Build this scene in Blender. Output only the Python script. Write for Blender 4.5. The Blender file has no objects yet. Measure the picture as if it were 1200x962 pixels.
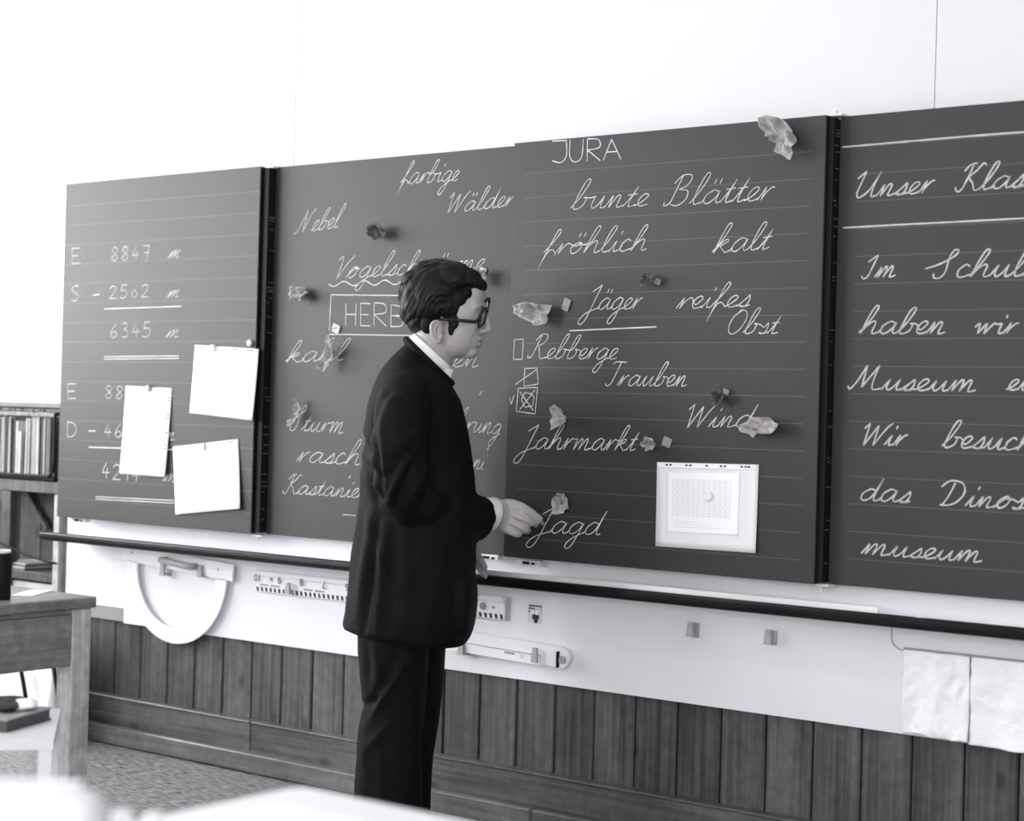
import bpy, math, random
from mathutils import Vector, Matrix, noise
random.seed(7)
C = bpy.context.scene.collection
SC = bpy.context.scene

# ------------------------------------------------------------------ camera
FPX, YAW, PITCH, ROLL = 2050.0, .6518, .0024, .0273
CAM = Vector((0, -4.0699, 1.2048))
fw = Vector((-math.sin(YAW)*math.cos(PITCH), math.cos(YAW)*math.cos(PITCH), math.sin(PITCH)))
r0 = fw.cross(Vector((0, 0, 1))).normalized(); u0 = r0.cross(fw)
RT = r0*math.cos(ROLL)+u0*math.sin(ROLL); UP = -r0*math.sin(ROLL)+u0*math.cos(ROLL)
cd = bpy.data.cameras.new('camera'); cam = bpy.data.objects.new('camera', cd); C.objects.link(cam)
cam.matrix_world = Matrix(((RT.x, UP.x, -fw.x, CAM.x), (RT.y, UP.y, -fw.y, CAM.y), (RT.z, UP.z, -fw.z, CAM.z), (0, 0, 0, 1)))
cd.sensor_width = 36; cd.lens = FPX*36/1200; cd.clip_start = .05
cd.dof.use_dof = True; cd.dof.focus_distance = 4.9; cd.dof.aperture_fstop = 2.6
SC.camera = cam
# ------------------------------------------------------------------ world, light, exposure
w = bpy.data.worlds.new('sky'); SC.world = w; w.use_nodes = True
w.node_tree.nodes['Background'].inputs[0].default_value = (.95, .97, 1, 1)
w.node_tree.nodes['Background'].inputs[1].default_value = 1.0
ROOM = dict(x0=-6.9, x1=3.4, y0=-8.2, y1=.09, z=3.3)
WIN = [(-5.2, -3.8), (-3.5, -2.1), (-1.8, -.4)]      # windows in the left wall, y ranges
for a, b in WIN:
    l = bpy.data.lights.new('daylight', 'AREA'); l.shape = 'RECTANGLE'
    l.size = b-a-.1; l.size_y = 1.75; l.energy = 44*(b-a-.1)*1.75; l.color = (1, .995, 1)
    o = bpy.data.objects.new('window_daylight', l); C.objects.link(o)
    o.location = (ROOM['x0']-.22, (a+b)/2, 1.95); o.rotation_euler = (math.pi/2, 0, -math.pi/2)
FILL_WIN = [(-2.2, -.6), (-.3, 1.3), (1.6, 3.1)]                          # unseen rear windows added for fill light, x ranges
for a, b in FILL_WIN:
    l = bpy.data.lights.new('daylight', 'AREA'); l.shape = 'RECTANGLE'  # added fill from behind the camera, brightens the white panel
    l.size = b-a-.1; l.size_y = 1.75; l.energy = 28*(b-a-.1)*1.75
    o = bpy.data.objects.new('window_daylight', l); C.objects.link(o)
    o.location = ((a+b)/2, ROOM['y0']-.15, 1.95); o.rotation_euler = (math.pi/2, 0, 0)
for x, y in ((-4.2, -2.6), (-1.2, -2.6), (-4.2, -5.8), (-1.2, -5.8)):   # unseen ceiling lamps added as general fill
    l = bpy.data.lights.new('fill_light', 'AREA'); l.shape = 'RECTANGLE'; l.size = 1.2; l.size_y = .16; l.energy = 6
    o = bpy.data.objects.new('fill_lamp_light', l); C.objects.link(o); o.location = (x, y, 3.17)
SC.view_settings.view_transform = 'Standard'; SC.view_settings.look = 'None'
SC.view_settings.exposure = 0.5; SC.view_settings.gamma = 1
SC.cycles.use_denoising = True; SC.cycles.max_bounces = 8; SC.cycles.diffuse_bounces = 5
SC.cycles.sample_clamp_indirect = 8

# ------------------------------------------------------------------ picture measurements to world points
def ray(x, y): return fw+RT*((x-600)/FPX)-UP*((y-481)/FPX)
def atY(x, y, Y): d = ray(x, y); return CAM+d*((Y-CAM.y)/d.y)
def atZ(x, y, Z): d = ray(x, y); return CAM+d*((Z-CAM.z)/d.z)
def atD(x, y, D): return CAM+ray(x, y)*D

# ------------------------------------------------------------------ materials
def mat(name, col, rough=.6, spec=.5, nz=0, scale=20, stretch=(1, 1, 1), bump=0, metal=0, col2=None, coat=0):
    m = bpy.data.materials.new(name); m.use_nodes = True; nt = m.node_tree; b = nt.nodes['Principled BSDF']
    if not isinstance(col, tuple): col = (col, col, col*1.01)
    b.inputs['Roughness'].default_value = rough; b.inputs['Specular IOR Level'].default_value = spec; b.inputs['Metallic'].default_value = metal
    b.inputs['Base Color'].default_value = (*col, 1); b.inputs['Coat Weight'].default_value = coat
    if nz or bump or col2:
        tc = nt.nodes.new('ShaderNodeTexCoord'); mp_ = nt.nodes.new('ShaderNodeMapping'); mp_.inputs['Scale'].default_value = stretch
        n = nt.nodes.new('ShaderNodeTexNoise'); n.inputs['Scale'].default_value = scale; n.inputs['Detail'].default_value = 6
        nt.links.new(tc.outputs['Object'], mp_.inputs[0]); nt.links.new(mp_.outputs[0], n.inputs['Vector'])
        if nz or col2:
            cr = nt.nodes.new('ShaderNodeValToRGB'); cr.color_ramp.elements[0].position = .3; cr.color_ramp.elements[1].position = .7
            c2 = col2 or tuple(min(1, c*(1+nz)) for c in col); c1 = tuple(c*(1-nz) for c in col)
            cr.color_ramp.elements[0].color = (*c1, 1); cr.color_ramp.elements[1].color = (*c2, 1)
            nt.links.new(n.outputs['Fac'], cr.inputs[0]); nt.links.new(cr.outputs[0], b.inputs['Base Color'])
        if bump:
            bp = nt.nodes.new('ShaderNodeBump'); bp.inputs['Strength'].default_value = bump; bp.inputs['Distance'].default_value = .01
            nt.links.new(n.outputs['Fac'], bp.inputs['Height']); nt.links.new(bp.outputs[0], b.inputs['Normal'])
    return m
def wood(name, base, dark, axis, rough=.45, knots=True, gs=1.0):
    """grain along axis (0,1,2), darker streaks and knots, tone varies per piece"""
    m = bpy.data.materials.new(name); m.use_nodes = True; nt = m.node_tree; N = nt.nodes; L = nt.links; b = N['Principled BSDF']
    tc = N.new('ShaderNodeTexCoord'); oi = N.new('ShaderNodeObjectInfo')
    ofs = N.new('ShaderNodeVectorMath'); ofs.operation = 'MULTIPLY_ADD'
    ofs.inputs[1].default_value = (1, 1, 1)
    k = N.new('ShaderNodeVectorMath'); k.operation = 'SCALE'; k.inputs[0].default_value = (13, 7, 19); L.new(oi.outputs['Random'], k.inputs['Scale'])
    L.new(tc.outputs['Object'], ofs.inputs[0]); L.new(k.outputs[0], ofs.inputs[2])
    st = [70*gs, 70*gs, 70*gs]; st[axis] = 1.6*gs
    mp_ = N.new('ShaderNodeMapping'); mp_.inputs['Scale'].default_value = st; L.new(ofs.outputs[0], mp_.inputs[0])
    n = N.new('ShaderNodeTexNoise'); n.inputs['Scale'].default_value = 1; n.inputs['Detail'].default_value = 7; n.inputs['Distortion'].default_value = .6; L.new(mp_.outputs[0], n.inputs['Vector'])
    st2 = [9, 9, 9]; st2[axis] = 2.2
    m2 = N.new('ShaderNodeMapping'); m2.inputs['Scale'].default_value = st2; L.new(ofs.outputs[0], m2.inputs[0])
    n2 = N.new('ShaderNodeTexNoise'); n2.inputs['Scale'].default_value = 1; n2.inputs['Detail'].default_value = 3; L.new(m2.outputs[0], n2.inputs['Vector'])
    mx = N.new('ShaderNodeMath'); mx.operation = 'MULTIPLY_ADD'; mx.inputs[1].default_value = .55; L.new(n.outputs['Fac'], mx.inputs[0])
    m3 = N.new('ShaderNodeMath'); m3.operation = 'MULTIPLY'; m3.inputs[1].default_value = .5; L.new(n2.outputs['Fac'], m3.inputs[0]); L.new(m3.outputs[0], mx.inputs[2])
    cr = N.new('ShaderNodeValToRGB'); e = cr.color_ramp.elements
    e[0].position = .41; e[0].color = (*[dark*.8*v for v in (1.02, 1, 1)], 1); e[1].position = .64; e[1].color = (*[base*v for v in (1.02, 1, 1)], 1)
    L.new(mx.outputs[0], cr.inputs[0])
    src = cr.outputs[0]
    if knots:
        sp = N.new('ShaderNodeSeparateXYZ'); L.new(ofs.outputs[0], sp.inputs[0]); cb_ = N.new('ShaderNodeCombineXYZ')
        L.new(sp.outputs[1 if axis == 1 else 0], cb_.inputs[0]); L.new(sp.outputs[2], cb_.inputs[1])
        wob = N.new('ShaderNodeVectorMath'); wob.operation = 'MULTIPLY_ADD'; wob.inputs[1].default_value = (.02, .02, 0); L.new(n2.outputs['Color'], wob.inputs[0]); L.new(cb_.outputs[0], wob.inputs[2])
        m4 = N.new('ShaderNodeMapping'); m4.inputs['Scale'].default_value = (5.5, 3, 1) if axis == 2 else (3, 5.5, 1); L.new(wob.outputs[0], m4.inputs[0])
        v = N.new('ShaderNodeTexVoronoi'); v.voronoi_dimensions = '2D'; v.inputs['Scale'].default_value = 1; L.new(m4.outputs[0], v.inputs['Vector'])
        kr = N.new('ShaderNodeValToRGB'); kr.color_ramp.elements[0].position = .035; kr.color_ramp.elements[0].color = (.22, .22, .22, 1)
        kr.color_ramp.elements[1].position = .10; kr.color_ramp.elements[1].color = (1, 1, 1, 1)
        L.new(v.outputs['Distance'], kr.inputs[0])
        mm = N.new('ShaderNodeMix'); mm.data_type = 'RGBA'; mm.blend_type = 'MULTIPLY'; mm.inputs[0].default_value = .8
        L.new(src, mm.inputs[6]); L.new(kr.outputs[0], mm.inputs[7]); src = mm.outputs[2]
    bn = N.new('ShaderNodeTexNoise'); bn.inputs['Scale'].default_value = 34; bn.inputs['Detail'].default_value = 8; L.new(ofs.outputs[0], bn.inputs['Vector'])
    br = N.new('ShaderNodeMapRange'); br.inputs[1].default_value = .3; br.inputs[2].default_value = .7; br.inputs[3].default_value = .78; br.inputs[4].default_value = 1.22; L.new(bn.outputs['Fac'], br.inputs[0])
    bm_ = N.new('ShaderNodeVectorMath'); bm_.operation = 'SCALE'; L.new(src, bm_.inputs[0]); L.new(br.outputs[0], bm_.inputs['Scale']); src = bm_.outputs[0]
    vr = N.new('ShaderNodeMath'); vr.operation = 'MULTIPLY_ADD'; vr.inputs[1].default_value = .34; vr.inputs[2].default_value = .82; L.new(oi.outputs['Random'], vr.inputs[0])
    hs = N.new('ShaderNodeHueSaturation'); L.new(vr.outputs[0], hs.inputs['Value']); L.new(src, hs.inputs['Color'])
    L.new(hs.outputs[0], b.inputs['Base Color']); b.inputs['Roughness'].default_value = rough
    bp = N.new('ShaderNodeBump'); bp.inputs['Strength'].default_value = .15; bp.inputs['Distance'].default_value = .003
    L.new(n.outputs['Fac'], bp.inputs['Height']); L.new(bp.outputs[0], b.inputs['Normal'])
    return m
def board_mat(name, ruled, ztop=0, x0=-99, x1=99, base=.017):
    m = bpy.data.materials.new(name); m.use_nodes = True; nt = m.node_tree; N = nt.nodes; L = nt.links; b = N['Principled BSDF']
    tc = N.new('ShaderNodeTexCoord'); n = N.new('ShaderNodeTexNoise'); n.inputs['Scale'].default_value = 2.2; n.inputs['Detail'].default_value = 8
    L.new(tc.outputs['Object'], n.inputs['Vector'])
    cr = N.new('ShaderNodeValToRGB'); e = cr.color_ramp.elements; e[0].position = .3; e[1].position = .75
    e[0].color = (base*.93, base*.91, base*.91, 1); e[1].color = (base*1.12, base*1.09, base*1.09, 1)
    L.new(n.outputs['Fac'], cr.inputs[0]); src = cr.outputs[0]
    if ruled:
        sp = N.new('ShaderNodeSeparateXYZ'); L.new(tc.outputs['Object'], sp.inputs[0])
        def M(op, a, b_=None, c=None):
            q = N.new('ShaderNodeMath'); q.operation = op
            for i, v in enumerate((a, b_, c)):
                if v is None: continue
                if isinstance(v, (int, float)): q.inputs[i].default_value = v
                else: L.new(v, q.inputs[i])
            return q.outputs[0]
        z = M('SUBTRACT', ztop-.0105, sp.outputs[2]); q = M('DIVIDE', z, .07); fr = M('FRACT', q)
        on = M('LESS_THAN', fr, .020); on = M('MULTIPLY', on, M('GREATER_THAN', z, .02)); on = M('MULTIPLY', on, M('GREATER_THAN', sp.outputs[0], x0)); on = M('MULTIPLY', on, M('LESS_THAN', sp.outputs[0], x1))
        on = M('MULTIPLY', on, .24)
        mm = N.new('ShaderNodeMix'); mm.data_type = 'RGBA'; L.new(on, mm.inputs[0]); L.new(src, mm.inputs[6]); mm.inputs[7].default_value = (.4, .4, .4, 1); src = mm.outputs[2]
    L.new(src, b.inputs['Base Color']); b.inputs['Roughness'].default_value = .56; b.inputs['Specular IOR Level'].default_value = .56
    n3 = N.new('ShaderNodeTexNoise'); n3.inputs['Scale'].default_value = 260; L.new(tc.outputs['Object'], n3.inputs['Vector'])
    bp = N.new('ShaderNodeBump'); bp.inputs['Strength'].default_value = .06; bp.inputs['Distance'].default_value = .001
    L.new(n3.outputs['Fac'], bp.inputs['Height']); L.new(bp.outputs[0], b.inputs['Normal'])
    return m
WHITE = (.80, .79, .815)
M_wall = mat('white_wall_paint', (.70, .692, .72), .8, nz=.015, scale=2)
M_ceil = mat('ceiling_paint', .8, .9)
M_panel = mat('white_laminate', (.76, .755, .79), .35, nz=.01, scale=4)
M_grey = mat('grey_laminate', .25, .5)
M_plastic = mat('white_plastic', (.84, .83, .86), .35)
M_greyplastic = mat('grey_plastic', .38, .45)
M_paper = mat('white_paper', (.93, .925, .945), .8, nz=.01, scale=10)
M_film = mat('clear_film', (.82, .815, .84), .15)
M_print = mat('faint_print', (.6, .59, .63), .7)
M_black = mat('black_print', .012, .6)
M_midprint = mat('grey_print', .3, .6)
M_rail = mat('dark_rail_rubber', .006, .3, spec=.22, nz=.5, scale=30, stretch=(.2, 1, 1))
M_metal = mat('brushed_metal', .82, .4, metal=.3, nz=.1, scale=60, stretch=(.05, 1, 1))
M_clip = mat('cast_metal', (.72, .71, .73), .45, metal=.3)
M_dark = mat('black_metal', .007, .6, spec=.2)
M_chalk = mat('chalk', (.66, .65, .66), .95, spec=.1, nz=.22, scale=420)
M_chalk2 = mat('soft_chalk', (.50, .49, .50), .95, spec=.1, nz=.3, scale=350)
M_plank = wood('pine_plank', .098, .036, 2, .42)
M_base = wood('pine_baseboard', .10, .04, 0, .40)
M_ledge = wood('pine_ledge', .13, .07, 0, .32, knots=False)
M_desk = wood('desk_wood', .24, .15, 1, .35, knots=True, gs=.8)
M_deskleg = wood('desk_leg_wood', .50, .36, 2, .4, knots=False)
M_shelf = wood('shelf_wood', .09, .04, 2, .45)
M_floor = mat('linoleum', .10, .45, col2=(.36, .355, .355), nz=.8, scale=30, stretch=(.8, 3.6, 1), bump=.25)
M_suit = mat('black_suit_wool', (.0050, .0044, .0044), .75, spec=.12, nz=.12, scale=600, bump=.03)
M_skin = mat('skin', (.42, .40, .395), .5, spec=.4, nz=.05, scale=30)
M_skin2 = mat('dark_lip_skin', (.29, .265, .26), .5, spec=.4)  # darker skin tone for the mouth line
M_hair = mat('dark_hair', (.0055, .005, .005), .5, spec=.2, nz=.5, scale=160, stretch=(1, 1, .2), bump=.35)
M_shirt = mat('white_shirt_cotton', (.86, .855, .88), .8)
M_frame = mat('black_acetate', .008, .2)
M_leaf = mat('dry_leaf', (.36, .345, .34), .75, nz=.45, scale=45, bump=.5)
M_leafd = mat('dark_dry_leaf', (.08, .077, .075), .7, nz=.6, scale=60, bump=.5)
M_tape = mat('matte_tape', (.27, .265, .27), .3)
M_stem = mat('leaf_stem', .06, .7)
M_cloth = mat('white_cloth', (.86, .85, .88), .95, nz=.02, scale=60, bump=.4)
M_fold_w = mat('white_cardboard', .42, .7, nz=.15, scale=12)
M_fold_g = mat('grey_cardboard', .09, .7, nz=.2, scale=12)
M_fold_d = mat('dark_cardboard', .035, .7, nz=.3, scale=12)
M_glass = bpy.data.materials.new('window_glass'); M_glass.use_nodes = True
_n = M_glass.node_tree; _t = _n.nodes.new('ShaderNodeBsdfTransparent'); _g = _n.nodes.new('ShaderNodeBsdfGlossy'); _g.inputs['Roughness'].default_value = .02
_m = _n.nodes.new('ShaderNodeMixShader'); _m.inputs[0].default_value = .06
_n.links.new(_t.outputs[0], _m.inputs[1]); _n.links.new(_g.outputs[0], _m.inputs[2]); _n.links.new(_m.outputs[0], _n.nodes['Material Output'].inputs[0])
M_lamp = mat('fill_lamp_housing', .8, .4)

# ------------------------------------------------------------------ mesh helpers
class MB:
    def __init__(s): s.v = []; s.f = []
    def add(s, vs, fs):
        k = len(s.v); s.v += [tuple(v) for v in vs]; s.f += [tuple(i+k for i in f) for f in fs]; return s
    def box(s, a, b, rot=None, c=None):
        x0, y0, z0 = a; x1, y1, z1 = b
        vs = [Vector(p) for p in ((x0, y0, z0), (x1, y0, z0), (x1, y1, z0), (x0, y1, z0), (x0, y0, z1), (x1, y0, z1), (x1, y1, z1), (x0, y1, z1))]
        if rot is not None: c = Vector(c) if c is not None else Vector((0, 0, 0)); vs = [rot@(v-c)+c for v in vs]
        return s.add(vs, [(0, 3, 2, 1), (4, 5, 6, 7), (0, 1, 5, 4), (1, 2, 6, 5), (2, 3, 7, 6), (3, 0, 4, 7)])
    def bbox(s, a, b, e=.003):
        """box with chamfered edges"""
        x = [(a[i], b[i]) for i in range(3)]
        e = min([e]+[(q[1]-q[0])*.45 for q in x]); vs = []; idx = {}
        for i in (0, 1):
            for j in (0, 1):
                for k in (0, 1):
                    p = [x[0][i], x[1][j], x[2][k]]; sg = [1-2*i, 1-2*j, 1-2*k]
                    for ax in range(3):
                        q = [p[t]+(0 if t == ax else sg[t]*e) for t in range(3)]
                        idx[(i, j, k, ax)] = len(vs); vs.append(q)
        F = []
        for ax in range(3):
            o1, o2 = [t for t in range(3) if t != ax]
            for sd in (0, 1):
                loop = []
                for p, q in ((0, 0), (1, 0), (1, 1), (0, 1)):
                    c = [0, 0, 0]; c[ax] = sd; c[o1] = p; c[o2] = q; loop.append(idx[(*c, ax)])
                F.append(tuple(loop))
        for ax in range(3):       # edges along ax
            o1, o2 = [t for t in range(3) if t != ax]
            for p in (0, 1):
                for q in (0, 1):
                    def g(s_, fa): c = [0, 0, 0]; c[ax] = s_; c[o1] = p; c[o2] = q; return idx[(*c, fa)]
                    F.append((g(0, o1), g(1, o1), g(1, o2), g(0, o2)))
        for i in (0, 1):
            for j in (0, 1):
                for k in (0, 1): F.append((idx[(i, j, k, 0)], idx[(i, j, k, 1)], idx[(i, j, k, 2)]))
        return s.add(vs, F)
    def prism(s, poly, thick):
        """poly: list of world points (planar); thick: extrusion vector"""
        n = len(poly); t = Vector(thick); a = [Vector(p) for p in poly]
        return s.add(a+[p+t for p in a], [tuple(range(n))[::-1], tuple(range(n, 2*n))]+[(i, (i+1) % n, n+(i+1) % n, n+i) for i in range(n)])
    def ring(s, outer, inner, thick):
        """flat closed band between two outlines with the same count"""
        n = len(outer); t = Vector(thick); A = [Vector(p) for p in outer]; B = [Vector(p) for p in inner]
        vs = A+B+[p+t for p in A]+[p+t for p in B]; F = []
        for i in range(n):
            j = (i+1) % n
            F += [(i, j, n+j, n+i), (2*n+i, 3*n+i, 3*n+j, 2*n+j), (i, 2*n+i, 2*n+j, j), (n+i, n+j, 3*n+j, 3*n+i)]
        return s.add(vs, F)
    def tube(s, pts, r, seg=10, cap=True, flat=1.0, up=None):
        pts = [Vector(p) for p in pts]; n = len(pts)
        R = r if isinstance(r, (list, tuple)) else [r]*n
        k0 = len(s.v); ref = Vector(up) if up is not None else None
        for i, p in enumerate(pts):
            t = (pts[min(i+1, n-1)]-pts[max(i-1, 0)])
            t = t.normalized() if t.length > 1e-9 else Vector((0, 0, 1))
            if ref is None: ref = Vector((0, 0, 1)) if abs(t.z) < .9 else Vector((1, 0, 0))
            a = (ref-t*ref.dot(t)).normalized(); b = t.cross(a)
            if up is None: ref = a
            for j in range(seg):
                th = 2*math.pi*j/seg; s.v.append(tuple(p+a*(R[i]*flat*math.cos(th))+b*(R[i]*math.sin(th))))
        for i in range(n-1):
            for j in range(seg):
                q = (j+1) % seg; s.f.append((k0+i*seg+j, k0+i*seg+q, k0+(i+1)*seg+q, k0+(i+1)*seg+j))
        if cap: s.f.append(tuple(k0+j for j in range(seg))[::-1]); s.f.append(tuple(k0+(n-1)*seg+j for j in range(seg)))
        return s
    def loft(s, rings, cap=True):
        n = len(rings[0]); k0 = len(s.v)
        for r in rings: s.v += [tuple(p) for p in r]
        for i in range(len(rings)-1):
            for j in range(n):
                q = (j+1) % n; s.f.append((k0+i*n+j, k0+i*n+q, k0+(i+1)*n+q, k0+(i+1)*n+j))
        if cap: s.f.append(tuple(k0+j for j in range(n))[::-1]); s.f.append(tuple(k0+(len(rings)-1)*n+j for j in range(n)))
        return s
    def ellip(s, c, ax, seg=20, rg=12):
        """ellipsoid; ax = three axis vectors"""
        A = [Vector(a) for a in ax]; c = Vector(c); k0 = len(s.v)
        s.v.append(tuple(c+A[2]))
        for i in range(1, rg):
            ph = math.pi*i/rg
            for j in range(seg):
                th = 2*math.pi*j/seg
                s.v.append(tuple(c+A[0]*(math.sin(ph)*math.cos(th))+A[1]*(math.sin(ph)*math.sin(th))+A[2]*math.cos(ph)))
        s.v.append(tuple(c-A[2])); last = len(s.v)-1
        for j in range(seg): s.f.append((k0, k0+1+j, k0+1+(j+1) % seg))
        for i in range(rg-2):
            for j in range(seg):
                q = (j+1) % seg; a = k0+1+i*seg; s.f.append((a+j, a+seg+j, a+seg+q, a+q))
        a = k0+1+(rg-2)*seg
        for j in range(seg): s.f.append((a+j, last, a+(j+1) % seg))
        return s
    def build(s, name, m, parent=None, smooth=False, **kw):
        me = bpy.data.meshes.new(name); me.from_pydata(s.v, [], s.f); me.update()
        import bmesh
        bm = bmesh.new(); bm.from_mesh(me); bmesh.ops.recalc_face_normals(bm, faces=bm.faces); bm.to_mesh(me); bm.free()
        if smooth: me.polygons.foreach_set('use_smooth', [True]*len(me.polygons))
        me.materials.append(m)
        o = bpy.data.objects.new(name, me); C.objects.link(o)
        if parent is not None: o.parent = parent; o.matrix_parent_inverse = Matrix.Translation(-parent.location)
        for k, v in kw.items(): o[k] = v
        return o
def thing(name, label, cat, loc=(0, 0, 0), group=None):
    o = bpy.data.objects.new(name, None); C.objects.link(o); o.location = loc; o.empty_display_size = .05
    o['label'] = label; o['category'] = cat
    if group: o['group'] = group
    return o
def struct(name, label=None):
    o = bpy.data.objects.new(name, None); C.objects.link(o); o['kind'] = 'structure'; 
    if label: o['label'] = label
    return o
def tag(o, label, cat, group=None):
    o['label'] = label; o['category'] = cat
    if group: o['group'] = group
    return o
def smod(o, lv=2):
    m = o.modifiers.new('s', 'SUBSURF'); m.levels = lv; m.render_levels = lv
def remeshed(name, mb, m, parent, voxel, smooth=6, disp=None, **kw):
    """one continuous surface grown over overlapping forms"""
    o = mb.build('tmp', m)
    r = o.modifiers.new('r', 'REMESH'); r.mode = 'VOXEL'; r.voxel_size = voxel
    s_ = o.modifiers.new('s', 'SMOOTH'); s_.iterations = smooth; s_.factor = .5
    dg = bpy.context.evaluated_depsgraph_get(); dg.update()
    me = bpy.data.meshes.new_from_object(o.evaluated_get(dg)); me.name = name
    bpy.data.objects.remove(o)
    if disp:
        vs = [v.co.copy() for v in me.vertices]; ns = [v.normal.copy() for v in me.vertices]
        for v, c, n in zip(me.vertices, vs, ns): v.co = c+disp(c, n)
        me.update()
    me.polygons.foreach_set('use_smooth', [True]*len(me.polygons))
    if not me.materials: me.materials.append(m)
    o = bpy.data.objects.new(name, me); C.objects.link(o)
    if parent is not None: o.parent = parent; o.matrix_parent_inverse = Matrix.Translation(-parent.location)
    for k, v in kw.items(): o[k] = v
    return o

# ================================================================== THE ROOM
x0, x1, y0, y1, zc = ROOM['x0'], ROOM['x1'], ROOM['y0'], ROOM['y1'], ROOM['z']
fl = MB().box((x0-.3, y0-.1, -.1), (x1+.1, y1+.3, 0)).build('floor', M_floor, kind='structure', label='streaky grey linoleum floor')
MB().box((x0-.3, y0-.1, zc), (x1+.1, y1+.3, zc+.1)).build('ceiling', M_ceil, kind='structure', label='plain white ceiling')
wf = struct('wall_front', 'white panelled wall behind the blackboards')
seams = [x0-.3, atY(347, 100, y1).x, atY(1097, 50, y1).x, x1+.1]
NX = -5.196; yb = y1+.20          # left of the boards the wall is set back
seams[0] = NX
for a, b in zip(seams, seams[1:]):
    MB().bbox((a+.0009, y1, 0), (b-.0009, y1+.06, zc), .001).build('wall_panel', M_wall, wf)
MB().box((NX, y1+.06, 0), (x1+.1, yb+.1, zc)).build('backing_board', M_wall, wf)
MB().box((x0-.3, yb, 0), (NX, yb+.1, zc)).build('wall_panel', M_wall, wf)
MB().box((x1, y0, 0), (x1+.1, y1+.3, zc)).build('wall_right', M_wall, kind='structure', label='white side wall')
wb = MB(); xs_ = [x0-.3]+[v for ab in FILL_WIN for v in ab]+[x1+.1]
wb.box((x0-.3, y0-.1, 0), (x1+.1, y0, 1.0)); wb.box((x0-.3, y0-.1, 2.9), (x1+.1, y0, zc))
for i in range(0, len(xs_), 2): wb.box((xs_[i], y0-.1, 1.0), (xs_[i+1], y0, 2.9))
wb.build('wall_back', M_wall, kind='structure', label='white rear wall')
for i, (a, b) in enumerate(FILL_WIN):  # frames and panes around the added fill lights
    wn = struct('window_%d' % (i+4), 'tall window added in the rear wall for fill light'); f = MB(); Y = y0-.04
    for q in (((a, 1.0), (a+.05, 2.9)), ((b-.05, 1.0), (b, 2.9)), ((a, 1.0), (b, 1.05)), ((a, 2.85), (b, 2.9)), (((a+b)/2-.03, 1.0), ((a+b)/2+.03, 2.9))): f.box((q[0][0], Y-.025, q[0][1]), (q[1][0], Y+.025, q[1][1]))
    f.build('window_frame', M_plastic, wn); MB().box((a, Y-.003, 1.0), (b, Y+.003, 2.9)).build('pane', M_glass, wn)
wl = MB()
ys = [y0]+[v for ab in WIN for v in ab]+[y1+.3]
wl.box((x0-.3, y0, 0), (x0, y1+.3, 1.0)); wl.box((x0-.3, y0, 2.9), (x0, y1+.3, zc))
for i in range(0, len(ys), 2): wl.box((x0-.3, ys[i], 1.0), (x0, ys[i+1], 2.9))
wl.build('wall_left', M_wall, kind='structure', label='white window wall')
for i, (a, b) in enumerate(WIN):
    wn = struct('window_%d' % (i+1), 'tall window letting in daylight')
    f = MB(); X = x0-.12
    f.box((X-.03, a, 1.0), (X+.03, a+.05, 2.9)); f.box((X-.03, b-.05, 1.0), (X+.03, b, 2.9)); f.box((X-.03, a, 1.0), (X+.03, b, 1.05)); f.box((X-.03, a, 2.85), (X+.03, b, 2.9))
    f.box((X-.03, (a+b)/2-.03, 1.0), (X+.03, (a+b)/2+.03, 2.9)); f.build('window_frame', M_plastic, wn)
    MB().box((X-.004, a, 1.0), (X+.004, b, 2.9)).build('pane', M_glass, wn)
    MB().box((x0-.1, a-.05, .97), (x0+.12, b+.05, 1.0)).build('window_sill', M_plastic, wn)

# wainscot: vertical pine planks, z from the baseboard to 1.18
wc = struct('trim_1', 'pine plank wainscot along the wall')
pitch = .139; xs = -4.917
xa = xs-14*pitch
base_me = None
for k in range(58):
    a = xa+k*pitch
    if a < x0 or a > 2.4: continue
    if base_me is None:
        o = MB().bbox((.0025, .066, .14), (pitch-.0025, y1, 1.18), .004).build('plank', M_plank, wc); base_me = o.data
        o.location = (a, .2 if a < NX-.05 else 0, 0)
    else:
        o = bpy.data.objects.new('plank', base_me); C.objects.link(o); o.parent = wc; o.location = (a, random.uniform(0, .0018)+(.2 if a < NX-.05 else 0), 0)
MB().box((NX, y1-.004, .1), (2.5, y1+.001, 1.17)).build('joint_backing', M_dark, wc)
MB().box((x0, yb-.004, .1), (NX, yb+.001, 1.17)).build('joint_backing', M_dark, wc)
MB().bbox((x0, .255, 1.18), (NX, yb, 1.2), .003).build('cap_rail', M_base, wc)
bbs = struct('baseboard_front', 'two-step pine baseboard')
xj = atY(294, 860, .03).x
MB().bbox((x0, .228, .05), (NX, .275, .163), .003).build('baseboard_board', M_base, bbs)
MB().bbox((x0, .2, .003), (NX, .24, .066), .005).build('skirting_board', M_ledge, bbs)
for a, b in ((NX, xj-.001), (xj+.001, -1.2), (-1.198, 2.5)):
    MB().bbox((a, .028, .05), (b, .075, .163), .003).build('baseboard_board', M_base, bbs)
MB().bbox((NX, .024, .158), (xj-.001, .066, .167), .003).build('top_moulding', M_ledge, bbs)
MB().bbox((xj+.001, .024, .158), (2.5, .066, .167), .003).build('top_moulding', M_ledge, bbs)
xk = atY(200, 895, 0).x
for a, b in ((NX, -3.0), (-2.998, -1.6), (-1.598, 2.5)):
    MB().bbox((a, 0, 0.003), (b, .04, .066), .005).build('skirting_board', M_ledge, bbs)

# ================================================================== BOARD WALL UNIT
ZB, ZT = .793, 1.993
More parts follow.
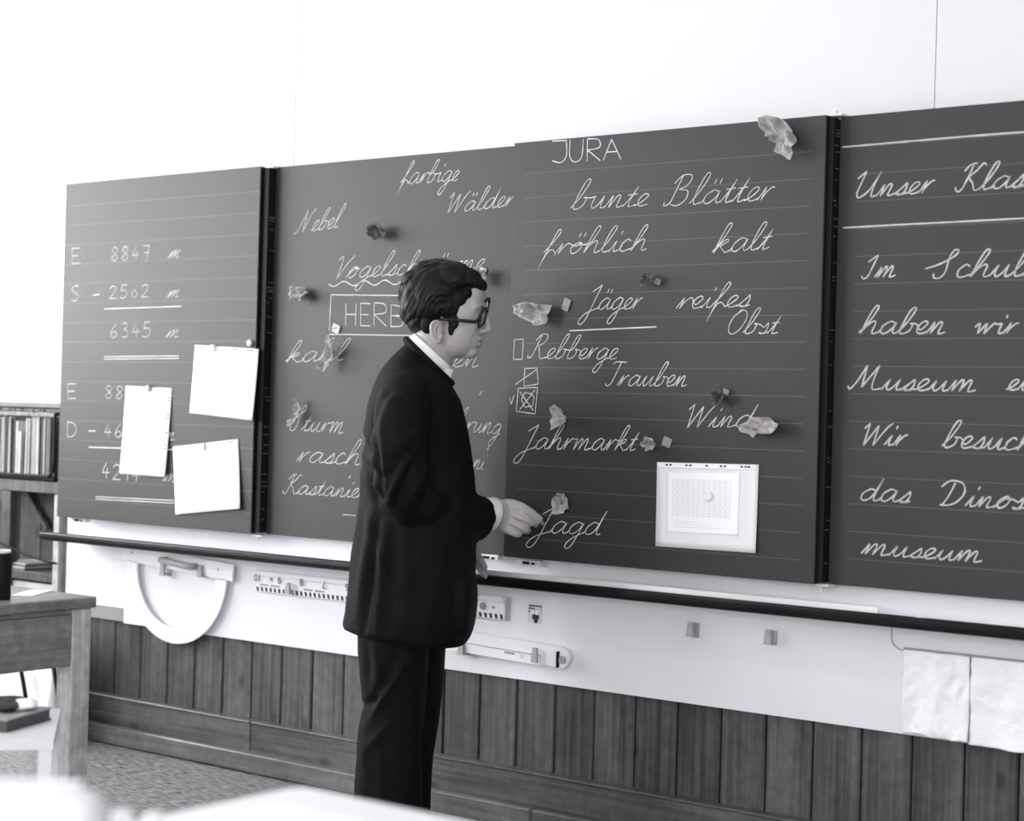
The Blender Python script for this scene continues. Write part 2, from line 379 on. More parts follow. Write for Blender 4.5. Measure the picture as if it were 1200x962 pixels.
# white backing panel (stepped lower left corner)
bp_ = thing('blackboard_backing', 'long white laminate panel under and behind the blackboards', 'panel', (-2.4, .05, .427))
pL = -5.18; pR = .6; step = atY(145, 720, .05).x; z1_ = atY(130, 711, .05).z
MB().prism([(pL, .05, z1_), (step, .05, z1_), (step, .05, .427), (pR, .05, .427), (pR, .05, 1.9), (pL, .05, 1.9)], (0, .014, 0)).build('panel', M_panel, bp_)
MB().bbox((atY(100, 715, .058).x, .052, .43), (step-.004, .066, z1_-.001), .002).build('corner_bracket', M_grey, bp_, label='grey step at the lower left corner')
# recessed lid with rounded corner at right
a = atY(1045, 736, .05); b = atY(1045, 757, .05)
pts = [(a.x, .047, .72)]
zc_ = b.z-.008
for i in range(7):
    t = math.pi+math.pi/2*i/6
    pts.append((a.x+.03+.03*math.cos(t), .047, zc_+.03+.03*math.sin(t)))
pts += [(-.9, .047, zc_), (-.9, .047, .72)]
inn = [(p[0]+(.002 if p[0] < -1 else -.002), p[1], p[2]+.002) for p in pts]
MB().ring(pts, inn, (0, .003, 0)).build('lid_seam', M_midprint, bp_)

def blackboard(label, xa, xb, y, m, name='blackboard'):
    t = thing(name, label, 'blackboard', ((xa+xb)/2, y, ZB))
    MB().bbox((xa, y, ZB), (xb, y+.022, ZT), .0015).build('writing_surface', m, t)
    MB().box((xb-.0005, y+.0015, ZB+.001), (xb+.0015, y+.024, ZT-.001)).build('edge_shade_strip', M_dark, t)  # black colour stands in for shade on the edge facing away from the windows
    MB().box((xa+.002, y+.021, ZB+.002), (xb-.002, y+.026, ZT-.002)).build('back_plate', M_dark, t)
    return t
YF, YR = -.0411, 0.0
B1 = blackboard('leftmost green-grey blackboard leaf with arithmetic and three taped papers', -5.127, -4.133, YF, board_mat('board_ruled_left', True, ZT))
B2 = blackboard('unruled blackboard behind the man with the word HERBST boxed in chalk', -4.104, -2.75, YR, board_mat('board_plain', False))
B3 = blackboard('ruled blackboard with JURA at its top, overlapping in front of the next', -3.092, -2.089, YF, board_mat('board_ruled_middle', True, ZT-.01, -3.05, -2.13))
B4 = blackboard('rightmost ruled blackboard with sentences about the museum visit', -2.0705, -.72, YR, board_mat('board_ruled_right', True, ZT, -2.02))
for b_, xr_ in ((B1, -4.1135), (B3, -2.0805)):
    MB().box((xr_-.012, -.030, ZB+.004), (xr_+.008, .048, ZT-.006)).build('guide_rail', M_dark, b_, label='black vertical guide rail')
    k = MB()
    for _ in range(26):
        z = random.uniform(ZB+.02, ZT-.02); k.box((xr_+.0101, -.028+.01*random.random(), z), (xr_+.0108, -.012+.02*random.random(), z+.0012))
    k.build('chalk_nick', M_midprint, b_, kind='stuff')
def clip(parent, px, py, Y, top):
    p = atY(px, py, Y); g = MB(); s_ = 1 if top else -1
    g.bbox((p.x-.022, Y-.01, p.z-.004), (p.x+.022, Y+.03, p.z+.004), .002)
    g.bbox((p.x-.012, Y-.006, p.z+.004*s_-.004), (p.x+.002, Y+.012, p.z+.004*s_+.006), .002)
    g.tube([(p.x-.004, Y, p.z-.002), (p.x-.004, Y, p.z+.016*s_)], .003, 8)
    g.build('hinge', M_clip, parent)
clip(B1, 318, 196, -.01, True); clip(B3, 980, 135, -.01, True)
clip(B1, 303, 627.5, -.01, False); clip(B3, 964, 685.5, -.01, False)
for B, px, py in ((B1, 93, 609.5), (B2, 573, 653), (B3, 620, 659.5)):
    p = atY(px, py, -.005); g = MB()
    g.bbox((p.x-.04, -.012, p.z-.007), (p.x+.04, .012, p.z+.009), .002); g.build('bottom_bracket', M_clip, B)
    g = MB(); g.box((p.x-.018, -.0135, p.z-.004), (p.x+.006, -.0115, p.z+.004)); g.box((p.x+.014, -.0135, p.z-.004), (p.x+.026, -.0115, p.z+.002)); g.build('bracket_slot', M_dark, B)

# tray
tr = thing('chalk_tray', 'long chalk tray with a dark rounded front rail below the blackboards', 'tray', (-2.5, -.1, .716))
xl = -5.127
rr = []
for X in (xl, pR):
    rr.append([(X, -.10+.014*math.copysign(abs(math.cos(t))**.6, math.cos(t)), .7265+.0155*math.copysign(abs(math.sin(t))**.6, math.sin(t))) for t in [2*math.pi*i/16 for i in range(16)]])
MB().loft(rr).build('front_rail', M_rail, tr)
MB().box((xl+.03, -.09, .715), (pR, .05, .719)).build('tray_floor', M_panel, tr)
g = MB(); xm0, xm1 = atY(560, 662, -.078).x, atY(1030, 717, -.078).x
g.box((xm0, -.0855, .719), (xm1, -.080, .754)); g.box((xm0, -.086, .719), (xm1, -.05, .722)); g.box((xm0, -.053, .719), (xm1, -.05, .735))
g.build('metal_channel', M_metal, tr)
p = atY(1075, 731, -.112)
ch = MB(); ch.ellip((p.x, -.101, .7415), ((.011, 0, 0), (0, .005, 0), (0, 0, .003)), 10, 6)
tag(ch.build('chalk_stub', M_chalk, smooth=True), 'small white chalk crumb on the dark rail near its right end', 'chalk')

# ------------------------------------------------------------------ handwriting
K = None   # a doubled point marks a sharp corner
def c(s_):
    out = []
    for q in s_.split():
        p = q.split(','); pt = (float(p[0]), float(p[1].rstrip('!'))); out.append(pt)
        if q.endswith('!'): out.append(None)
    return out
BOWL = 'N .84,.86 .7,.97 .5,1 .17,.6 .18,.12 .45,.03 .75,.45 .9,.95!'
G = {
 'a': (1.1, BOWL+' .82,.3 .92,.02 1.1,.12'), 'd': (1.15, 'N .84,.86 .7,.97 .5,1 .17,.6 .18,.12 .45,.03 .75,.45 1.05,2.0! .86,.5 .93,.02 1.15,.12'),
 'g': (1.05, BOWL+' .78,0 .6,-.95 .38,-1.25 .18,-1.0 .45,-.4 1.05,.12'), 'b': (.95, '0,.1 .35,.9 .62,2.0 .5,2.25 .32,1.9 .18,.9 .14,.15 .35,0 .66,.25 .72,.75 .55,.88 .95,.8 H'),
 'c': (.75, 'N .64,.82 .42,1 .14,.6 .16,.12 .4,0 .75,.2'), 'e': (.72, '0,.05 .3,.3 .6,.78 .48,1 .25,.85 .12,.4 .25,.03 .5,.03 .72,.15'),
 'f': (.75, '0,.2 .35,1 .64,1.9 .55,2.2 .4,1.9 .22,.5 .02,-1.15! .22,.1 .45,.45 .75,.12'), 'h': (1.05, '0,.1 .35,.9 .62,2.0 .5,2.25 .35,1.9 .2,.9 .1,0! .3,.6 .6,1 .76,.85 .72,.2 .82,0 1.05,.12'),
 'i': (.55, '0,.05 .3,.95! .25,.3 .32,.02 .55,.12 | .42,1.5 .46,1.8'), 'k': (1.0, '0,.1 .35,.9 .62,2.0 .5,2.25 .35,1.9 .2,.9 .1,0! .3,.6 .62,1 .74,.82 .35,.5! .6,.2 .78,0 1.0,.12'),
 'l': (.62, '0,.1 .35,.9 .62,2.0 .5,2.25 .34,1.9 .18,.7 .25,.03 .62,.12'), 'm': (1.5, '0,.05 .28,1! .22,0! .5,.85 .64,1 .7,.8 .62,0! .92,.85 1.06,1 1.12,.8 1.08,.1 1.2,0 1.5,.15'),
 'n': (1.05, '0,.05 .28,1! .22,0! .5,.85 .64,1 .72,.8 .66,.1 .8,0 1.05,.15'), 'o': (.95, '0,.05 .4,.7 .72,.92 .5,1 .16,.55 .3,.02 .62,.2 .78,.7 .65,.97 .6,.82 .95,.8 H'),
 'r': (.75, '0,.05 .28,1! .2,0! .35,.55 .6,.95 .75,.9 H'), 's': (.72, '0,.05 .35,.6 .55,1! .6,.5 .48,.08 .25,0 .12,.12! .45,.02 .72,.15'),
 't': (.68, '0,.05 .3,.8 .52,1.65! .32,.6 .3,.05 .45,.02 .68,.15 | .1,.95 .62,1.02'), 'u': (1.05, '0,.05 .3,.95! .22,.3 .35,0 .6,.3 .82,.95! .76,.2 .86,0 1.05,.12'),
 'w': (1.25, '0,.6 .22,.95 .26,.5 .28,0! .5,.6 .66,.95! .66,0! .95,.7 1.1,.95 1.25,.85 H'),
 'N': (1.5, '-.35,.1 -.15,-.05 .1,.5 .3,1.5 .35,2.2! .62,0! .95,1.7 1.25,2.2 B'), 'V': (.95, '-.1,1.8 .15,2.2 .25,1.6 .25,0! .7,1.4 1.1,2.2 B'),
 'W': (1.5, '-.1,1.6 .15,2.1! .2,0! .75,1.9! .8,0! 1.3,1.6 1.6,2.1 B'), 'J': (.8, '-.05,1.6 .55,2.2! .4,1 .15,-.8 -.15,-1.3 -.4,-1.0 -.05,-.35 .8,.12'),
 'K': (1.15, '.3,2.1 .25,1.2 .1,.1 -.15,0 -.3,.35 | -.1,1.6 .15,2.1 .5,2.2 | 1.05,2.0 .85,2.15 .6,1.6 .25,1.1! .6,.6 .85,0 1.15,.12'),
 'B': (1.15, '.25,2.1 .12,.9 .02,.2 -.25,.05 -.3,.3 | -.1,1.6 .25,2.15 .75,2.1 .72,1.5 .3,1.15! .8,1.0 .85,.4 .5,0 .1,.1 B'),
 'R': (1.15, '.25,2.1 .12,.9 .02,.2 -.25,.05 -.3,.3 | -.1,1.6 .25,2.15 .75,2.1 .72,1.5 .3,1.15! .55,.5 .75,0 1.15,.12'),
 'T': (.75, '-.15,2.0 .1,2.2 .9,2.15 | .45,2.15 .35,1.2 .2,.2 -.05,0 -.25,.2 B'), 'U': (1.3, '-.2,1.6 .2,2.15! .1,1 .08,.3 .3,0 .75,.6 1.1,2.1! .95,1 .98,.05 1.3,.12'),
 'I': (.65, '-.2,1.55 .35,2.15! .25,1.2 .12,.2 -.15,0 -.35,.3 B'), 'S': (.85, '-.75,.75 -.1,1.1 .5,1.7 .62,2.15 .4,2.2 .28,1.6 .32,.5 .15,0 -.15,.0 -.25,.35 B'),
 'M': (1.55, '-.3,.3 -.15,0 .1,.7 .35,2.1! .45,.2! 1.0,2.1! .95,1 1.05,.05 1.55,.12'), 'D': (1.35, '.35,2.0 .25,1 .05,0 | -.35,1.6 .05,2.15 .75,2.0 1.05,1.2 .8,.35 .35,.02 -.1,.05 B'),
 'O': (1.1, '.55,2.1 .15,1.6 .0,.7 .25,0 .7,.2 1.0,1.2 .85,2.0 .45,2.15 .35,1.9 B'), '-': (1, '.1,1 .8,1.05 B'),
}
PR = {
 'J': (.95, '.1,2 .85,2! .85,.6 .55,0 .1,.2'), 'U': (.9, '.1,2 .08,.5 .35,0 .7,.4 .8,2'), 'R': (.95, '.1,0 .12,2! .7,1.9 .75,1.2 .12,1! .8,0'), 'A': (1.0, '.0,0 .45,2! .95,0 | .2,.8 .75,.8'),
 'H': (.85, '.1,0 .12,2 | .65,0 .7,2 | .1,1 .68,1'), 'E': (.75, '.65,2 .1,2! .1,0! .65,0 | .1,1 .55,1'), 'B': (.9, '.1,0 .12,2! .65,1.8 .6,1.1 .12,1! .75,.85 .7,.1 .1,0'), 'S': (.8, '.7,1.8 .4,2 .1,1.6 .35,1.1 .65,.6 .4,0 .05,.2'), 'T': (.8, '0,2 .75,2 | .38,2 .36,0'),
 'D': (.95, '.1,0 .12,2! .6,1.8 .85,1 .6,.15 .1,0'), '8': (1, '.7,1.7 .45,2 .2,1.6 .5,1 .7,.5 .4,0 .15,.4 .5,1 .8,1.7'), '4': (1, '.5,2 .15,.7! .8,.8 | .6,1.4 .5,0'), '7': (1, '.15,1.95 .8,2! .45,-.4 | .3,1 .75,1.05'),
 '2': (1, '.15,1.6 .45,2 .75,1.6 .5,.8 .1,0! .8,.05'), '5': (1, '.75,2 .3,2! .2,1.1! .6,1.2 .75,.6 .45,0 .1,.1'), '0': (1, '.45,1.3 .2,.6 .4,0 .7,.5 .5,1.3'), '6': (1, '.7,2 .3,1.2 .15,.4 .4,0 .7,.4 .5,.9 .2,.6'), '3': (1, '.2,1.8 .5,2 .65,1.5 .35,1.1! .7,.8 .6,.1 .15,.1'), '1': (.7, '.15,1.4 .5,2! .4,0'),
 ' ': (.6, ''),
}
def catmull(P, n=6):
    if len(P) < 3: return P
    out = []
    for i in range(len(P)-1):
        p0 = P[max(i-1, 0)]; p1 = P[i]; p2 = P[i+1]; p3 = P[min(i+2, len(P)-1)]
        for k in range(n):
            t = k/n
            out.append(tuple(.5*((2*p1[j])+(-p0[j]+p2[j])*t+(2*p0[j]-5*p1[j]+4*p2[j]-p3[j])*t*t+(-p0[j]+3*p1[j]-3*p2[j]+p3[j])*t**3) for j in (0, 1)))
    out.append(P[-1]); return out
def strokes(text, printed=False):
    """list of polylines in letter units, total advance"""
    T = PR if printed else G; x = 0; res = []; cur = []; high = False
    def flush():
        nonlocal cur
        if sum(1 for q in cur if q) > 1: res.append(cur)
        cur = []
    for ch_ in text:
        um = {'ä': 'a', 'ö': 'o'}.get(ch_); w_, s_ = T[um or ch_]
        toks = s_.split(); nh = 'H' in toks; nb = 'B' in toks
        parts = ' '.join(t for t in toks if t not in ('H', 'B', 'N')).split('|')
        if ch_.isupper() or printed: flush()
        if 'N' in toks:
            if cur and not high: cur += [(x+.03, .08), (x+.17, .5)]
            flush()
        jit = random.uniform(-.05, .05)
        conn = 0
        if len(parts) > 1 and ch_ in 'KBRDT': conn = len(parts)-1
        for pi, ps in enumerate(parts):
            pts = [q if q is None else (q[0]+x, q[1]*(1+jit)) for q in c(ps)]
            if pi == conn:
                if high and cur and not ch_.isupper(): pts = pts[1:]
                cur += pts
            elif pts: res.append(pts)
        if nb or printed: flush()
        high = nh
        if um:
            for dx in (.42, .72): res.append([(x+dx, 1.45), (x+dx+.04, 1.8)])
        x += w_
    flush()
    out = []
    for st in res:
        seg = []
        for q in st+[None]:
            if q is None:
                if len(seg) > 1: out.append(catmull(seg))
                seg = seg[-1:]
            else: seg.append(q)
    return out, x
def ribbon(mb, pts, Y, wd):
    n = len(pts); k = len(mb.v); P = [Vector(p) for p in pts]
    for i, p in enumerate(P):
        t = P[min(i+1, n-1)]-P[max(i-1, 0)]; t = t.normalized() if t.length > 1e-9 else Vector((1, 0, 0))
        nrm = Vector((-t.z, 0, t.x)); h = wd*(.5+.22*noise.noise(p*55))
        for sgn in (1, -1): q = p+nrm*h*sgn; mb.v.append((q.x, Y, q.z))
        for sgn in (1, -1): q = p+nrm*h*.55*sgn; mb.v.append((q.x, Y-.0007, q.z))
    for i in range(n-1):
        a = k+4*i; b = a+4
        mb.f += [(a, b, b+2, a+2), (a+2, b+2, b+3, a+3), (a+3, b+3, b+1, a+1)]
def word(B, text, xa, ya, xb, yb, xh, printed=False, slant=.36, w=.0025, label=None, m=None):
    Y = (YF if B in (B1, B3) else YR)-.0003
    st, adv = strokes(text, printed); mb = MB(); sx = (xb-xa)/adv; sl = 0 if printed else slant
    if printed: xh = xh/2
    for s_ in st:
        pts = []
        for (u, v) in s_:
            px = xa+u*sx+v*xh*sl; py = ya+(yb-ya)*(u/adv)-v*xh
            pts.append(atY(px, py, Y))
        ribbon(mb, pts, Y, w)
    return mb.build('chalk_word', m or M_chalk, B, label=label or 'chalk writing reading '+text)
def line(B, pts, w=.003, name='chalk_line', m=None, label=None, closed=False):
    Y = (YF if B in (B1, B3) else YR)-.0003
    mb = MB()
    for seg in (pts if isinstance(pts[0], list) else [pts]):
        q = []
        for a, b in zip(seg, seg[1:]):
            k = 8
            q += [atY(a[0]+(b[0]-a[0])*i/k, a[1]+(b[1]-a[1])*i/k, Y) for i in range(k)]
        q.append(atY(*seg[-1], Y)); ribbon(mb, q, Y, w)
    return mb.build(name, m or M_chalk, B)
for t in (('bunte', 668, 245.5, 758, 241, 15), ('Blätter', 783, 241.5, 903, 234, 16), ('fröhlich', 636, 299, 757, 293, 13.5), ('kalt', 834, 297, 901, 291.5, 15),
          ('Jäger', 688, 363, 749, 362, 13.5), ('reifes', 792, 362, 878, 359, 13.5), ('Obst', 851, 391, 911, 391, 13), ('Rebberge', 622, 420, 722, 421, 13), ('Trauben', 712, 452, 804, 452.5, 12.5),
          ('Wind', 802, 501, 881, 500, 13), ('Jahrmarkt', 613, 526, 744, 528, 13), ('Jagd', 629, 624, 703, 627, 13.5)):
    word(B3, *t)
word(B3, 'JURA', 645, 191, 729, 187, 25, printed=True, w=.0029)
line(B3, [(667.6, 387.6), (769.5, 383)], .004, 'chalk_underline')
line(B3, [[(603, 398), (613.5, 397.5), (612, 421), (601.5, 421), (603, 398)]], .0025, 'chalk_box')
line(B3, [[(615, 432), (629, 431), (631, 450), (614, 452.5), (615, 432)], [(604, 450.5), (629, 433)]], .0025, 'chalk_box')
line(B3, [[(607.5, 455), (630, 454), (627, 485), (605, 482), (607.5, 455)], [(609, 459), (625, 481)], [(627, 457), (609, 480)], [(624, 462), (615, 460), (611, 468), (615, 477), (624, 476), (626, 466), (622, 460)], [(597.5, 466), (599, 474), (602.5, 463)]], .0025, 'chalk_box')
for t in (('farbige', 469, 216.5, 536, 211.5, 12.5), ('Wälder', 522, 250.5, 600, 241, 12), ('Nebel', 348, 273, 396, 266.5, 12), ('Vogelschwärme', 391, 327, 566, 316, 12.5),
          ('kahl', 334, 425, 402, 422, 12), ('fallen', 474, 430, 560, 430, 12), ('Sturm', 342, 504, 402, 508, 12.5), ('rasch', 347, 541, 421, 545, 12.5), ('Kastanien', 334, 578, 431, 584, 10.5),
          ('Nahrung', 505, 502, 586, 509, 12), ('ni', 553, 549, 566, 551, 11)):
    word(B2, *t, w=.0026)
word(B2, 'HERBST', 403, 381, 508, 384, 26, printed=True, w=.0029)
line(B2, [(388, 345.5), (540, 347), (539, 394), (386, 391.7), (388, 345.5)], .0032, 'chalk_box')
line(B2, [(385+i*4, 333+3*math.sin(i*1.05)-i*.12) for i in range(27)], .0032, 'chalk_underline')
line(B2, [[(562, 463), (565, 458)], [(571, 528), (573, 524)], [(409, 560), (411, 557)]], .0035, 'chalk_dot')
line(B2, [(402, 603), (417, 604)], .002)
cw = dict(w=.0028, m=M_chalk)
for t in (('E', 83, 309, 96, 308, 18), ('8847', 129, 306, 178, 304, 17), ('S', 83, 353, 94, 352, 18), ('2502', 127, 350, 177, 348, 15), ('6345', 128, 396, 179, 394.5, 17.5),
          ('E', 78, 467, 91, 467, 18), ('8848', 122, 467, 172, 468, 15), ('D', 77.5, 512, 91, 512, 17), ('4634', 121, 512, 170, 514, 16), ('4214', 118, 560, 166, 565, 18)):
    word(B1, *t, printed=True, **cw)
for t in (('m', 196, 303, 210, 302, 9), ('m', 195, 349, 209, 348, 8.5), ('m', 193, 396, 209, 395, 8.5), ('m', 188, 515, 204, 516, 8.5), ('m', 190, 564, 206, 565, 8.5), ('m', 185, 464, 202, 465, 8.5)):
    word(B1, *t, slant=.5, **cw)
line(B1, [[(109, 346), (117, 345)], [(104, 505), (112, 505)]], .004, 'chalk_dash')
line(B1, [(122, 362), (213, 359)], .0038)
line(B1, [[(122, 418), (210, 417)], [(122, 420.8), (210, 420)]], .003)
line(B1, [(104, 524), (204, 527)], .0038)
line(B1, [[(112, 582), (204, 586.5)], [(112, 584.8), (204, 589.5)]], .003)
c4 = dict(w=.0042, m=M_chalk2)
for t in (('Unser', 1001, 232, 1091, 225.5, 14.5), ('Klasse', 1124, 224, 1228, 217, 15), ('Im', 1014, 326.5, 1049, 324, 13), ('Schulh', 1098, 325.5, 1222, 323, 15), ('haben', 1006, 391, 1107, 391, 14),
          ('wir', 1140, 391, 1190, 391, 13), ('Museum', 999, 456, 1143, 459, 13.5), ('ein', 1179, 457, 1222, 458, 13), ('Wir', 1008, 522, 1060, 522, 13), ('besucht', 1103, 524, 1226, 529, 14), ('das', 1005, 586, 1066, 589, 13.5),
          ('Dinosa', 1103, 592, 1221, 598, 13), ('museum', 1009, 649, 1150, 659, 12)):
    word(B4, *t, **c4)
line(B4, [(987, 172.4), (1060, 166), (1130, 160), (1215, 153.5)], .0046, m=M_chalk2)
line(B4, [(988, 267), (1060, 263), (1130, 259.5), (1215, 255)], .0046, m=M_chalk2)

# ------------------------------------------------------------------ papers and magnets
def sheet(label, pts, Y, m=M_paper, holes=True, curl=.006, hole_side='top', name='paper_sheet', hname='punched_strip'):
    """four picture corners (tl, tr, br, bl) on the board plane, softly curled"""
    P = [atY(*q, Y-.002) for q in pts]; n = 12; top = []; bot = []
    cx = sum((q.x for q in P))/4; cz = sum((q.z for q in P))/4
    t = thing(name, label, 'paper', (cx, Y, min(q.z for q in P)))
    def S(u, v):
        a = P[0].lerp(P[1], u); b = P[3].lerp(P[2], u); q = a.lerp(b, v)
        q.y = Y-.002-curl*(v**2)*(.6+.7*u)-.004*max(0, u-.75)*4*v*curl/.006; return q
    vs = [S(i/n, j/n) for j in range(n+1) for i in range(n+1)]
    k = len(vs); vs2 = vs+[v+Vector((0, .0006, 0)) for v in vs]
    F = [(j*(n+1)+i, j*(n+1)+i+1, (j+1)*(n+1)+i+1, (j+1)*(n+1)+i) for j in range(n) for i in range(n)]
    F2 = F+[tuple(k+q for q in f) for f in F]
    for i in range(n):
        for a_, b_ in ((i, i+1), (n*(n+1)+i, n*(n+1)+i+1), (i*(n+1), (i+1)*(n+1)), (i*(n+1)+n, (i+1)*(n+1)+n)): F2.append((a_, b_, b_+k, a_+k))
    MB().add(vs2, F2).build('paper', m, t, smooth=True)
    if holes:
        g = MB()
        for c_ in (.10, .14, .30, .34, .5, .64, .68, .84, .88, .91):
            u, v = (c_, .028) if hole_side == 'top' else (.95, c_)
            q = S(u, v); g.box((q.x-.0035, q.y-.0012, q.z-.0022), (q.x+.0035, q.y-.0004, q.z+.0022))
        g.build('punch_hole', M_black, t, kind='stuff')
        a0 = S(0.005, .062) if hole_side == 'top' else S(.9, .02); b0 = S(.995, .062) if hole_side == 'top' else S(.9, .98)
        g = MB(); g.tube([a0+Vector((0, -.0006, 0)), b0+Vector((0, -.0006, 0))], .0008, 4); g.build(hname, M_print, t)
    return t, S
def magnet(label, px, py, Y, r=.013, h=.01, m=M_greyplastic):
    p = atY(px, py, Y); g = MB(); R = []
    for y_, rr_ in ((0, r), (-h*.75, r), (-h*.93, r*.93), (-h, r*.8)):
        R.append([(p.x+rr_*math.cos(2*math.pi*i/20), Y+y_, p.z+rr_*math.sin(2*math.pi*i/20)) for i in range(20)])
    g.loft(R); return tag(g.build('magnet', m, smooth=False), label, 'magnet')
sheet('upper right of three white sheets, held at the edge of the leftmost blackboard', ((228.5, 404), (303, 409), (298.5, 493), (223, 484)), YF)
sheet('narrow upright white sheet, leftmost on the leftmost blackboard', ((147.5, 452), (201.5, 455), (196, 559), (141, 555)), YF, hole_side='side')
t3, S3 = sheet('lowest of the three white sheets on the leftmost blackboard', ((202.5, 523.5), (279, 514.5), (284, 596), (206.5, 603)), YF)
tS, SS = sheet('clear document sleeve with a faint printed page on the ruled middle blackboard', ((770, 541.5), (889, 544.5), (886.5, 648), (768.5, 640)), YF, m=M_film, curl=.003, name='document_sleeve')
M_faint2 = mat('lilac_faint_ink', (.72, .715, .77), .6)
g = MB()
def q2(u, v): q = SS(u, v); return q+Vector((0, -.0009, 0))
pg_ = [q2(.12+.7*i/8, .12-.02*i/8+.70*j/8) for j in range(9) for i in range(9)]
g.add(pg_, [(j*9+i, j*9+i+1, j*9+i+10, j*9+i+9) for j in range(8) for i in range(8)]); g.build('printed_page', M_paper, tS, smooth=True)
g = MB()
for (a_, b_, c_, d_) in ((.11, .115, .11, .82), (.12, .815, .83, .81), (.825, .11, .825, .83)):
    g.tube([q2(a_, b_)+Vector((0, -.0004, 0)), q2(c_, d_)+Vector((0, -.0004, 0))], .0007, 4)
for r_ in range(7):
    for k_ in range(11):
        u = .19+k_*.053; v = .22+r_*.063; e = .021; f_ = .024; q2 = lambda u_, v_: SS(u_, v_)+Vector((0, -.0016, 0))
        g.ring([q2(u-e, v-f_), q2(u+e, v-f_), q2(u+e, v+f_), q2(u-e, v+f_)], [q2(u-e*.8, v-f_*.8), q2(u+e*.8, v-f_*.8), q2(u+e*.8, v+f_*.8), q2(u-e*.8, v+f_*.8)], (0, -.0004, 0))
for r_ in range(3): g.tube([q2(.2, .69+.03*r_), q2(.45+.1*r_, .69+.03*r_)], .0005, 4)
g.build('printed_grid', M_faint2, tS, kind='stuff')
magnet('pale round magnet in the middle of the document sleeve', 831, 581, YF-.004, .013, .009, M_plastic)
magnet('grey round magnet at the right edge of the leftmost blackboard', 294, 402, YF, .012)
magnet('pale magnet on the top edge of the upper right sheet', 251, 408, YF-.002, .012, .014, M_plastic)
magnet('grey magnet holding the top of the narrow upright sheet', 175.5, 455, YF-.002, .011, .013)
p = SS(.5, .0)
q = S3(.5, .05); tag(MB().bbox((q.x-.006, q.y-.004, q.z-.012), (q.x+.006, q.y, q.z+.012), .002).build('paper_clip', M_tape), 'small pale clip at the top middle of the lowest white sheet', 'clip')

